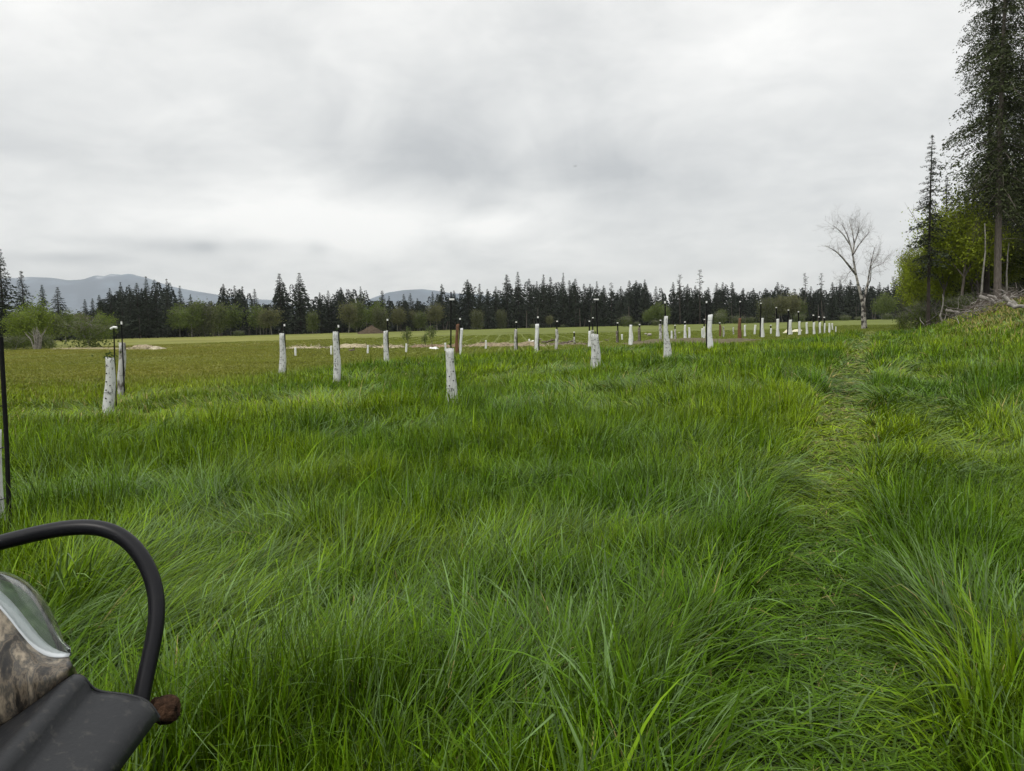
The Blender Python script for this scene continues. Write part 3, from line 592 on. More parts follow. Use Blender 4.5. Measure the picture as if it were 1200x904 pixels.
# ------------------------------------------------------------------ tree shelters (tubes)
def world_space(m, s_):
    t = m.node_tree; mp = [n for n in t.nodes if n.type == 'MAPPING'][0]; g = t.nodes.new('ShaderNodeNewGeometry'); t.links.new(g.outputs['Position'], mp.inputs[0]); return m
def tube_mats():
    d = {}
    d['mottled'] = mat('mottled_plastic', (.60,.61,.59), .55, .35, noise_=((.13,.135,.12), 26, .54, .66, (1,1,.45)), trans=.12)
    d['white'] = mat('white_plastic', (.74,.75,.74), .5, .4, noise_=((.42,.44,.42), 6, .52, .75), trans=.15)
    d['grey'] = mat('grey_plastic', (.50,.50,.48), .55, .35, noise_=((.10,.085,.065), 8, .47, .60, (1,1,.6)), trans=.1)
    d['brown'] = mat('rust_plastic', (.17,.085,.045), .7, .2, noise_=((.07,.045,.03), 8, .45, .7))
    d['dark'] = mat('dark_plastic', (.13,.11,.085), .7, .2, noise_=((.35,.34,.31), 9, .55, .64))
    for m in d.values(): world_space(m, 1)
    return d
TM = tube_mats(); STK = mat('black_stake', (.006,.006,.006), .7, .15); CAPM = mat('white_cap', (.78,.78,.76), .5, .4); TIE = mat('black_tie', (.01,.01,.01), .5, .3)
HOLE = mat('hole_shadow', (.01,.01,.01), .9, .05)
# px centre, top row, bottom row, top width px, bottom width px, foot px, stake top row or None, stake px, style, label
TUBES = [
 (-4,505,624,13,15,-3,395,2,'mottled','whitish tube shelter at the very left edge beside the bumper bar, mostly cut off'),
 (128.5,419,471,9,13,126,385,130,'mottled','white tube shelter leaning at left with leafy sprigs out of its top, nearer of two'),
 (142.5,402,454,7,9,142,377,145,'grey','brown mottled tube shelter with a long black stake, behind the leaning left one'),
 (331,391,433,5.5,8,330,380,332,'mottled','spotted white tube shelter under the pair of tall firs'),
 (394,389,441,6.5,8.5,394,381,395.5,'mottled','tall spotted grey white tube shelter left of the brown mound'),
 (452,388,421,5,6,452,374,453.5,'mottled','narrow white tube shelter just right of the brown mound'),
 (528.5,409,469,10,13.5,527,342,528,'mottled','large spotted tube shelter nearest in the middle, with holes and a very tall stake'),
 (536,380,414,3.6,4.5,535,None,0,'brown','rusty brown tube shelter directly behind the nearest middle one'),
 (540.5,385,415,3,3.6,540,373,539,'white','thin white tube shelter touching the rusty brown one'),
 (604,386,406,3.2,3.6,604,377,605,'grey','grey tube shelter left of the tall white one in the debris stretch'),
 (629,380,411,4,5.3,629,371,630.5,'white','white tube shelter standing before the pile of logs'),
 (652.5,386,406,3.2,4,652,376,653,'grey','grey tube shelter at the right end of the logs'),
 (691.5,388,405,3.5,4.5,691,376,691,'white','short white tube shelter half hidden behind the one with a wide white clip'),
 (694.5,387,403,2.6,3.2,694.5,372,695,'grey','thin tube shelter squeezed between two others near the wide white clip'),
 (697.5,392,428,9.5,11,697,349,699.5,'mottled','stout heavily spotted tube shelter whose tall stake has a wide white clip'),
 (723,388,401,2.4,2.8,723,378,724,'dark','dark thin tube shelter with stake, left of the plain white taper'),
 (739.5,381,403,3.4,5.4,739,None,0,'white','plain white tapered tube shelter with no stake'),
 (749,384,401,2.8,3.2,749,380,749.8,'dark','dark brown tube shelter right of the plain white taper'),
 (774,380,399,3.2,3.8,774,375,774.5,'grey','grey tube shelter just left of the tallest tapered one'),
 (780.5,371,415,4.6,9.5,782,353,780.3,'mottled','tall tapered spotted tube shelter widening to its foot'),
 (787,388,397,2,2.4,787,None,0,'white','tiny white tube shelter just right of the tall tapered one'),
 (791.3,386,397.5,2.2,2.6,791,381,791.5,'grey','second tiny tube shelter right of the tall tapered one'),
 (803,381,397.5,2.4,3.4,802.5,377,803.2,'white','white tube shelter, left one of the pair in front of the dark soil patch'),
 (807.7,384,396.5,2.2,2.6,808,None,0,'white','white tube shelter, right one of the pair in front of the dark soil patch'),
 (823,385,395,2,2.4,823,None,0,'white','tiny tube shelter touching the left side of the smooth white one'),
 (825.5,383,395.5,2.2,2.4,825,374,826,'white','tiny staked tube shelter close left of the smooth white one'),
 (831.8,369,406.5,5,7.5,832.5,353,829,'white','tall smooth bright white tube shelter with a black stake on its left'),
 (844,381,394,2.2,2.6,844,378,844,'brown','thin brown tube shelter right of the smooth white one'),
 (848,383,394,1.8,2.2,848,None,0,'grey','thin yellowish tube shelter right of the thin brown one'),
 (859.5,384,391.5,1.6,1.8,859.5,None,0,'grey','faint tube shelter left of the red brown one'),
 (866.8,373,398,3.4,4.4,866.5,353,868.2,'brown','red brown tube shelter with a tall black stake'),
 (873,381,393.5,2,2.6,873,None,0,'white','small white tube shelter just right of the red brown one'),
 (885,381,391.5,2,2.8,884.5,None,0,'white','small leaning white tube shelter between the red brown one and the long right row'),
 (893.3,373,394.5,2.6,4,893.8,355,892.5,'white','white tube shelter, first and tallest of the long right row'),
 (903.6,385,391,1.8,2.2,903.6,381,903.8,'white','tiny low tube shelter in the gap after the first of the right row'),
 (911.3,374,393.5,2.8,4.4,911.6,360,910.7,'white','white tube shelter, second large one of the right row, left of the pale sheet'),
 (926,375,391.5,3.2,4.6,926.3,363,925,'white','white tube shelter standing in front of the pale sheet'),
 (937,377,391.5,2.4,3,937,365,936.5,'white','white tube shelter at the right end of the pale sheet'),
 (945.5,378,390.5,2.2,2.8,945.5,None,0,'white','white tube shelter, first one right of the pale sheet and clear of it'),
 (954,378,391,2.4,3,954,369,954,'white','white tube shelter, second one right of the pale sheet'),
 (961,378,390,2.2,2.6,961,371,960.5,'white','white tube shelter, third one right of the pale sheet'),
 (966.5,379,389.5,1.6,1.8,966.5,371.5,966.5,'white','faint tube shelter, fourth one right of the pale sheet'),
 (971.8,379,389,2,2.4,972,None,0,'white','white tube shelter, fifth one right of the pale sheet'),
 (975.4,379,386,1.6,1.8,975.7,None,0,'white','white tube shelter, sixth one right of the pale sheet, shorter than the fifth'),
 (979.6,383,388.5,1.2,1.4,979.6,None,0,'white','smallest last tube shelter of the right row, nearest the bare tree'),
 (346.3,407.5,416,2.2,2.6,346.3,None,0,'white','tiny white tube shelter right of the spotted one under the tall firs'),
 (388.3,405.5,414.5,2.2,2.6,388.3,None,0,'white','tiny white tube shelter left of the tall spotted grey white one'),
 (431,405,413,2,2.4,431,None,0,'white','tiny white tube shelter before the pale heap, below the brown mound'),
 (476,403,411.5,2.2,2.4,476,None,0,'white','tiny white tube shelter under the left sapling'),
 (522,402,410.5,2.2,2.4,522,None,0,'white','tiny white tube shelter left of the nearest middle one'),
 (569.3,399,407.5,2,2.2,569.3,None,0,'white','tiny white tube shelter before the soil bank, right of the nearest middle one'),
 (620.3,397.5,404.5,2,2.4,620.3,None,0,'white','tiny white tube shelter at the left end of the logs'),
 (673,395,402,1.9,2.3,673,389,673,'grey','tiny tube shelter with a thin stake right of the logs'),
 (729,392,398,1.9,2.1,729,None,0,'white','tiny white tube shelter between the dark thin one and the plain white taper'),
]
def build_tubes():
    rng = random.Random(3)
    for i, (px, top, bot, wt, wb, fx, stt, spx, sty, lb) in enumerate(TUBES):
        small = (bot-top) < 10 and bot > 395
        g = .30 if (bot > 405 and not small) else .12
        if i == 0: g = .12
        p = on_ground(fx, bot, g); Y = p[1]
        if small: pass
        D = Y; x0, y0 = p[0], p[1]; z0 = Hs(x0, y0)
        v = ray(px, top); xt = v[0]*Y/v[1]; zt = EYE+v[2]*Y/v[1]
        k = Y/FPX; rt, rb = wt*k/2, wb*k/2
        root = thing('tree_shelter', (x0, y0, z0), lb, 'tree shelter', 'tree shelters planted in the meadow')
        H = zt-z0; a = Acc(); nz, na = 14, 18; sx0 = xt-x0
        th = np.arange(na)*2*PI/na; V = []
        sd_ = rng.random()*9; rings = []
        for r_ in range(nz+1):
            f = r_/nz; z = -.05+(H+.05)*f; ra = rb+(rt-rb)*f
            ell = 1+.10*math.sin(f*5+sd_); jag = .02*H*math.sin(3*0)*0
            wob = .04*ra*np.sin(th*2+f*7+sd_)+.03*ra*np.sin(th*3-f*9)
            rings.append(np.stack([sx0*f+(ra*ell+wob)*np.cos(th), (ra/ell+wob)*np.sin(th), np.full(na, z)+(.012*np.sin(th+sd_) if r_ == nz else 0)], -1))
        for r_ in range(nz, nz-7, -1):         # inner wall so that the tube is hollow at its mouth
            c0 = rings[r_].mean(0); rings.append(c0+(rings[r_]-c0)*.93)
        # flared lip
        V = np.concatenate(rings); m = len(rings); ii = np.arange(m-1)[:, None]*na; jj = np.arange(na)[None]; j2 = (jj+1) % na
        V[:, 0] += .02*np.sin(V[:, 2]*4+sd_)*(V[:, 2] > .1)*min(1, H); a.add(V, np.stack([ii+jj, ii+j2, ii+na+j2, ii+na+jj], -1).reshape(-1, 4))
        me = a.mesh('shelter_tube', TM[sty], True); o = obj('tube', me, root)
        if i in (0, 1, 3, 4, 6, 14, 19):      # vent holes, two columns
            for cset in (-.95, -1.75):
                for q in range(5):
                    f = .30+.13*q + (.06 if cset == -1.75 else 0); ra = rb+(rt-rb)*f; cc = np.array([sx0*f+math.cos(cset)*ra*1.02, math.sin(cset)*ra*1.02, -.05+(H+.05)*f])
                    n_ = np.array([math.cos(cset), math.sin(cset), 0]); h = Acc(); tube(h, [cc-n_*.012, cc+n_*.004*(1+ra*8)], .011, 8); obj('vent_hole', h.mesh('vent_hole', HOLE), root)
        if stt is not None:
            v2 = ray(spx, stt); xs = v2[0]*Y/v2[1]-x0; zs = EYE+v2[2]*Y/v2[1]-z0
            sr = max(.012, .8*k); s = Acc()
            side = 1 if spx > px+.6 else -1 if spx < px-.6 else 0
            if i == 2: fx2, fy2 = (148-142)*k, -rb-.02
            elif i == 0: v2 = ray(9, 620); fx2, fy2 = v2[0]*(Y-.12)/v2[1]-x0, -.12; v3 = ray(1, stt); xs = v3[0]*(Y-.12)/v3[1]-x0; sr = .016
            else: fx2, fy2 = (side*(rb+sr)*.8 if i not in (3,4,5) else rb*.85), (rb+sr)*.9
            tube(s, [(fx2, fy2, -.2), (fx2*.5+xs*.5+(.012 if i == 0 else 0), fy2, zs*.5), (xs, fy2, zs)], sr, 8)
            obj('stake', s.mesh('stake', STK, True), root)
            if i != 0:
                c = Acc(); wcap = sr*1.25; zc = zs-.01
                if i == 14: box(c, xs-.07, xs+.06, fy2-.025, fy2+.025, zc-.05, zc-.015)
                elif i == 6: zc = zs-.11*1.0; box(c, xs-.03, xs+.05, fy2-.03, fy2+.03, zc-.03, zc)
                elif i == 1: tube(c, [(xs-.06, fy2, zc+.0), (xs, fy2, zc+.03), (xs+.06, fy2, zc+.02)], .022, 8)
                else: tube(c, [(xs, fy2, zc-.05-.4*sr), (xs, fy2, zc+.01)], wcap, 8)
                obj('cap', c.mesh('stake_cap', CAPM, False), root)
            if bot > 400 and not small:
                tcx = Acc()
                for f in (.45, .86):
                    ra = (rb+(rt-rb)*f)*1.03; ang_ = np.linspace(0, 2*PI, 19); z = -.05+(H+.05)*f
                    tube(tcx, np.stack([sx0*f+ra*1.02*np.cos(ang_), ra*1.02*np.sin(ang_), np.full(19, z)], -1), .0035, 4, caps=False)
                obj('tie', tcx.mesh('tie', TIE), root)
        if i == 0:
            s = Acc(); b = on_ground(8, 476, 0); zz = z_at(8, 477, Y)-z0
            tube(s, [(.08, -rb-.03, zz), (.10, -rb-.05, zz+.006), (.17, -rb-.04, zz+.018)], .0045, 5); obj('twig', s.mesh('twig', STK), root)
        if i in (1, 6, 4, 14):                # young tree showing at the mouth of the tube
            r2 = np.random.default_rng(i); n = {1: 46, 6: 6, 4: 8, 14: 10}[i]; c0 = np.array([sx0, 0, H+.03])
            cen = c0+r2.normal(size=(n, 3))*np.array([.09,.06,.05] if i == 1 else [.03,.03,.02]); d = r2.normal(size=(n, 3)); d[:, 2] += .4
            V, Fq = diamonds(cen, d, r2.normal(size=(n, 3)), np.full(n, .05), np.full(n, .035)); ac = Acc(); ac.add(V, Fq, np.tile([[.05,.08,.02]], (len(V), 1)))
            obj('sprigs', ac.mesh('sprigs', MB['leaf']), root)
build_tubes()
# ------------------------------------------------------------------ saplings, mounds, debris in the middle of the field
def debris():
    rng = np.random.default_rng(33)
    sap = [broadleaf(400+i, 2.6, .7, 420, .11, (.08,.13,.025), (.12,.18,.03), 'bark_grey', .25, .02, 3, .4, .16) for i in range(2)]
    for (px, top, bot, i, lb) in [(479,378,408,0,'small leafy sapling, left one of two before the far conifers'),(507,378,408,1,'small leafy sapling, right one of two before the far conifers'),(499,388,408,0,'sparse grey sapling between the two leafy ones')]:
        p = on_ground(px, bot, .0); H = z_at(px, top, p[1])-p[2]
        place_tree('sapling', sap[i], p, H, 2.6, 1.2, lb, 'sapling', 'saplings in the middle field', i*2.)
    def mound(px0, px1, row, hgt, name, colr, lb, c2, cat, seed, kind=None, fluff=0, dep=2.0):
        p0, p1 = on_ground(px0, row), on_ground(px1, row); n, m = 60, 11; V = []
        dv = p1-p0; ln = np.hypot(dv[0], dv[1]); nrm = np.array([-dv[1], dv[0], 0])/ln
        for i in range(n+1):
            f = i/n; c = p0+dv*f
            hh = hgt*(.45+.9*fbm(np.array([f*ln]), np.array([seed*3.]), 1.6, 3, seed)[0])*min(1, 6*f, 6*(1-f))
            for j in range(m+1):
                g = j/m*2-1; q = c+nrm*g*dep*.5; nz = (fbm(np.array([q[0]*1.]), np.array([q[1]]), .45, 3, seed+2)[0]-.5)
                V.append((q[0], q[1], Hs(q[0], q[1])-.04+hh*max(0, 1-g*g)+nz*hgt*.5*(1-g*g)))
        ii = np.arange(n)[:, None]*(m+1); jj = np.arange(m)[None]; Fq = np.stack([ii+jj, ii+m+1+jj, ii+m+2+jj, ii+jj+1], -1).reshape(-1, 4)
        o = obj(name, mesh(name, V, Fq, mat(name+'_m%d' % seed, colr, .95, .1, noise_=(c2, 3.5, .4, .65), bump=.8), False))
        if kind: tag(o, kind=kind)
        else: tag(o, lb, cat)
        return p0, p1
    straw, soil = (.40,.35,.24), (.13,.085,.055)
    mound(338,380,410,.42,'straw_heap',straw,'pale straw heap before the pair of tall firs','', 'heap',1) if False else None
    mound(337,384,409,.32,'straw_heap',straw,'pale dry straw heap, left one below the pair of tall firs',(.24,.20,.12),'heap',1)
    mound(392,434,408,.42,'straw_heap',straw,'pale dry straw heap, tallest one right of the tall spotted tube',(.24,.20,.12),'heap',2)
    mound(436,475,408,.30,'straw_heap',straw,'pale dry straw heap reaching under the left sapling',(.24,.20,.12),'heap',3)
    mound(480,545,407.5,.34,'soil_bank',(.26,.20,.13),'brown grey soil bank with straw on top behind the nearest middle tube',(.15,.10,.06),'soil bank',4)
    mound(545,640,406.5,.42,'soil_bank',(.165,.13,.085),'long brown soil bank left of the log pile',(.30,.25,.16),'soil bank',5)
    mound(640,700,404.5,.22,'soil_bank',(.17,.145,.10),'low soil bank under the scattered logs',(.10,.07,.05),'soil bank',6)
    mound(745,880,401,.30,'soil_patch',(.10,.080,.062),'dark bare soil patch behind the middle tubes',(.15,.14,.06),'soil patch',7,dep=13)
    mound(60,186,409.5,.20,'straw_heap',(.27,.24,.13),'long flat strip of dry grass by the round willow',(.16,.13,.07),'heap',8,dep=3)
    mound(156,180,409,.55,'straw_heap',(.36,.30,.21),'pale mound of dry cuttings right of the left tube pair',(.20,.16,.10),'heap',9)
    mound(180,190,409.5,.35,'straw_heap',(.50,.45,.33),'small pale lump at the end of the dry cuttings mound',(.3,.26,.18),'heap',10)
    ds = Acc(); dk = Acc()
    for (xa, xb, row, n, hg) in [(338,384,409,150,.3),(394,434,408,170,.35),(436,475,408,130,.3),(480,545,407.5,190,.32),(545,640,406.5,260,.3),(640,700,404.5,120,.2),(150,188,409.5,150,.35),(62,150,409.5,160,.12)]:
        q0, q1 = on_ground(xa, row), on_ground(xb, row)
        for k in range(n):
            f = rng.random(); p = q0+(q1-q0)*f+np.array([rng.normal()*.2, rng.normal()*.55, 0]); p[2] = Hs(p[0], p[1])+rng.random()*hg*.6
            dd = rng.normal(size=3)*np.array([.3,.2,.14])+np.array([0,0,.10]); tube(ds if rng.random() < .72 else dk, [p, p+dd*.6, p+dd+np.array([0,0,-.05])], [.022,.016,.008], 3, caps=False)
    tag(obj('dry_stalks', ds.mesh('dry_stalks', mat('dry_stalk', (.44,.39,.27), .9, .1))), 'loose pale dry stalks strewn over the straw heaps and soil banks', 'dry stalks', kind='stuff')
    tag(obj('dark_twigs', dk.mesh('dark_twigs', mat('dark_twig', (.07,.055,.042), .9, .1))), 'loose dark twigs strewn over the straw heaps and soil banks', 'twigs', kind='stuff')
    # far brown mound
    p = at_depth(435, 190); a = Acc(); n = 16
    rings = [(3.6*(1-f)**.9+.02, 2.1*f) for f in np.linspace(0, 1, 7)]
    V = [((r_*(1+.12*rng.normal()))*math.cos(k*2*PI/n)*1.0, r_*math.sin(k*2*PI/n), z*(1+.04*rng.normal())-.1) for r_, z in rings for k in range(n)]
    ii = np.arange(6)[:, None]*n; jj = np.arange(n)[None]; a.add(V, np.stack([ii+jj, ii+(jj+1) % n, ii+n+(jj+1) % n, ii+n+jj], -1).reshape(-1, 4))
    tag(obj('compost_mound', a.mesh('compost_mound', mat('mound_soil', (.10,.075,.05), .95, .05, noise_=((.045,.034,.025), 2))), loc=[float(v) for v in p]), 'brown conical mound in front of the far wood', 'mound')
    # logs and branches beside the soil bank
    wood = mat('weathered_log', (.30,.26,.21), .9, .1, noise_=((.08,.065,.05), 5), bump=.5); darkw = mat('dark_log', (.055,.045,.036), .9, .1, noise_=((.16,.13,.10), 5))
    for i, (x0, y0, x1, y1, r_, dk, lb) in enumerate([(623,402,634,397.5,.10,0,'pale forked log at the left end of the log pile'),(634,402,652,398,.11,1,'dark slanting log behind the white tube'),(640,404,652,402.5,.07,0,'short pale log in the middle of the log pile'),(655,403,672,400.5,.10,1,'dark log lying right of the grey tube'),(664,402,674,398.5,.06,0,'thin pale pole at the right end of the log pile'),(706,399,716,399.5,.06,1,'dark low log between the wide clip tube and the dark thin one'),(741,401,748,400.2,.07,1,'dark branch on the ground between taper and dark brown tube'),(409,411,417,410.2,.10,1,'dark log in the grass right of the tall spotted tube'),(553,405,569,401,.05,1,'thin dark branch on the long soil bank')]):
        p0, p1 = on_ground(x0, y0, .05), on_ground(x0, y0, .05); v = ray(x1, y1); p1 = np.array([v[0]*p0[1]/v[1], p0[1]+rng.normal()*.6, max(EYE+v[2]*p0[1]/v[1], p0[2]-.05)])
        L_ = np.linspace(0, 1, 6)[:, None]; pts = (p0-p0)*(1-L_)+(p1-p0)*L_+rng.normal(size=(6,3))*.03; a = Acc(); tube(a, pts, r_*np.linspace(1.1, .7, 6), 8)
        tube(a, [pts[3], pts[3]+np.array([.2,.1,.25])], [r_*.5, r_*.3], 5)
        tag(obj('log', a.mesh('log', darkw if dk else wood, True), loc=[float(q) for q in p0]), lb, 'log', 'logs lying in the middle field')
    # pale rocks
    for i, (px, py, s, lb) in enumerate([(757,392.5,.20,'pale rock, upper left one of the pair by the soil patch'),(761,394,.32,'pale flat rock, larger one of the pair by the soil patch'),(796,391,.16,'small pale rock on the dark soil patch')]):
        p = on_ground(px, py); bm_n = 10; V = []; a = Acc()
        for k in range(7):
            f = k/6*PI; 
            for j in range(bm_n): V.append((s*math.sin(f)*math.cos(j*2*PI/bm_n)*(1+.15*rng.normal()), s*math.sin(f)*math.sin(j*2*PI/bm_n), s*.55*(1+math.cos(f))*(1+.08*rng.normal())))
        ii = np.arange(6)[:, None]*bm_n; jj = np.arange(bm_n)[None]; a.add(V, np.stack([ii+jj, ii+bm_n+jj, ii+bm_n+(jj+1) % bm_n, ii+(jj+1) % bm_n], -1).reshape(-1, 4))
        tag(obj('rock', a.mesh('rock', mat('pale_rock%d' % i, (.42,.39,.35), .9, .1, noise_=((.25,.22,.19), 6)), False), loc=[float(q) for q in p]), lb, 'rock', 'rocks by the soil patch')
    # pale sheets: crumpled covers on the ground
    for (x0, x1, row, hg, name, lb, cc) in [(917,942,391.3,.55,'cover_sheet','cream crumpled cover sheet lying behind the long right row of tubes',(.62,.58,.42)),(502,514,409.5,.22,'cover_sheet','small white sheet lying by the soil bank near the saplings',(.72,.72,.70)),(619,627,402,.3,'cover_sheet','white rag draped on the pale forked log',(.6,.58,.53))]:
        p0, p1 = on_ground(x0, row), on_ground(x1, row); p1 = np.array([p1[0]/p1[1]*p0[1], p0[1], p0[2]]); n, m = 22, 9; V = []
        for i in range(n+1):
            for j in range(m+1):
                f, g = i/n, j/m*2-1; q = p0+(p1-p0)*f; e_ = min(1, 5*f, 5*(1-f))*(1-g*g)
                V.append((q[0]-p0[0], g*.9, e_*hg*(.4+.8*vnoise(np.array([f*5]), np.array([g*2]), 77)[0])))
        ii = np.arange(n)[:, None]*(m+1); jj = np.arange(m)[None]
        tag(obj(name, mesh(name, V, np.stack([ii+jj, ii+m+1+jj, ii+m+2+jj, ii+jj+1], -1).reshape(-1, 4), mat('sheet_'+str(x0), cc, .7, .3), True), loc=[float(q) for q in p0]), lb, 'sheet')
    # bare grey stub in the left clump
    p = at_depth(43, 103); a = Acc()
    for k in range(26):
        q = rng.normal(size=3)*np.array([.5,.3,.2]); tube(a, [(q[0]*.4, q[1], -.1), (q[0]+rng.normal()*.2, q[1], 1.2+rng.random()*.8), (q[0]*1.8+rng.normal()*.3, q[1], 1.9+rng.random()*1.2)], [.07,.04,.015], 4, caps=False)
    tag(obj('dead_shrub', a.mesh('dead_shrub', MB['dead']), loc=[float(q) for q in p]), 'bare grey dead shrub in front of the left trees', 'shrub')
    # brush pile on the right bank
    def stick(acc, p, l, r_, el=None):
        az = rng.random()*2*PI; e_ = (rng.random()**1.3*1.1) if el is None else el; d = np.array([math.cos(az)*math.cos(e_), math.sin(az)*math.cos(e_)*.6, math.sin(e_)]); pts = [p]
        for j in range(4): d = d+rng.normal(size=3)*.16; d /= np.linalg.norm(d); pts.append(pts[-1]+d*l/4)
        tube(acc, pts, np.linspace(r_, r_*.4, 5), 4, caps=False)
    for (xa, xb, rowa, rowb, hg, n, lb) in [(1138,1235,364,350,.75,420,'big grey brush pile on the bank under the giant firs'),(1092,1138,379,366,.22,120,'low brown brush pile tapering off left along the bank')]:
        a = Acc(); b = Acc(); pc = on_ground((xa+xb)/2, (rowa+rowb)/2)
        for k in range(n):
            f = rng.random(); p = on_ground(xa+(xb-xa)*f, rowa+(rowb-rowa)*f) if k % 13 == 0 else p
            hz = hg*(.5+.5*math.sin(min(1, f*2.2)*PI/2)); q = p-pc+np.array([rng.normal()*1.1, rng.normal()*1.2+1.2, rng.random()*hz*.8])
            q[2] = Hs(pc[0]+q[0], pc[1]+q[1])-pc[2]+rng.random()**1.4*hz
            stick(a if k % 3 else b, q, .25+rng.random()**2*1.1, .010+.026*rng.random()**2, rng.random()*.7-.1)
        root = thing('brush_pile', pc, lb, 'brush pile', 'brush piles on the right bank')
        tag(obj('grey_branches', a.mesh('grey_branches', MB['bark_grey']), root), kind='stuff'); tag(obj('pale_branches', b.mesh('pale_branches', MB['dead']), root), kind='stuff')
        hm = Acc(); q0, q1 = on_ground(xa-4, rowa), on_ground(xb+4, rowb); V = []; n1, m1 = 40, 10
        for i in range(n1+1):
            for j in range(m1+1):
                f, g = i/n1, j/m1*2-1; c = q0+(q1-q0)*f; yv = c[1]+1.3+g*1.7; zb = Hs(c[0], yv); V.append((c[0]-pc[0], yv-pc[1], zb-pc[2]-.05+hg*.62*min(1,4*f,4*(1-f))*(1-g*g)*(.5+fbm(np.array([c[0]]), np.array([yv]), .8, 3, 4)[0])))
        ii = np.arange(n1)[:, None]*(m1+1); jj = np.arange(m1)[None]; hm.add(V, np.stack([ii+jj, ii+m1+1+jj, ii+m1+2+jj, ii+jj+1], -1).reshape(-1, 4))
        obj('earth', hm.mesh('earth', mat('pile_earth'+str(xa), (.075,.055,.04), .95, .05, noise_=((.02,.017,.014), 3), bump=.8)), root)
    for (x0, y0, x1, y1, r_, lb) in [(1151,348,1168,356,.12,'thick pale broken log sticking out of the big brush pile'),(1180,347,1192,361,.09,'pale pole sloping down the right side of the big brush pile'),(1111,364,1121,366.5,.10,'short pale log on the low brown brush pile'),(1088,371,1099,366,.13,'grey log at the left tip of the brush'),(1160,346,1173,354,.06,'thin pale branch crossing the thick broken log'),(1186,358,1196,360,.09,'short pale block at the right end of the brush')]:
        p0 = on_ground((x0+x1)/2, (y0+y1)/2+10); Y = p0[1]-.4
        A = np.array([ray(x0,y0)[0]*Y/ray(x0,y0)[1], Y+.3, z_at(x0,y0,Y)]); B = np.array([ray(x1,y1)[0]*Y/ray(x1,y1)[1], Y-.3, z_at(x1,y1,Y)]); a = Acc(); L_ = np.linspace(0,1,6)[:, None]
        pts = (B-A)*L_+rng.normal(size=(6,3))*.04; tube(a, pts, r_*np.linspace(1.2,.7,6), 8)
        tag(obj('log', a.mesh('log', MB['dead'], True), loc=[float(q) for q in A]), lb, 'log', 'logs in the brush on the right bank')
    # the bird
    q = P(674, 195, 110); a = Acc(); a.add([(0,0,0),(-.16,.02,.05),(-.32,.0,.01),(-.14,-.10,.03)], [(0,1,2,3)]); a.add([(0,0,0),(.16,.02,.05),(.32,0,.01),(.14,-.10,.03)], [(0,3,2,1)]); tube(a, [(0,.16,0),(0,.1,0),(0,0,0),(0,-.12,0),(0,-.2,0)], [.01,.035,.045,.02,.03], 6)
    tag(obj('bird', a.mesh('bird', mat('bird_feathers', (.03,.03,.03), .7, .2)), loc=[float(v) for v in q]), 'tiny dark bird flying against the grey clouds', 'bird')
debris()
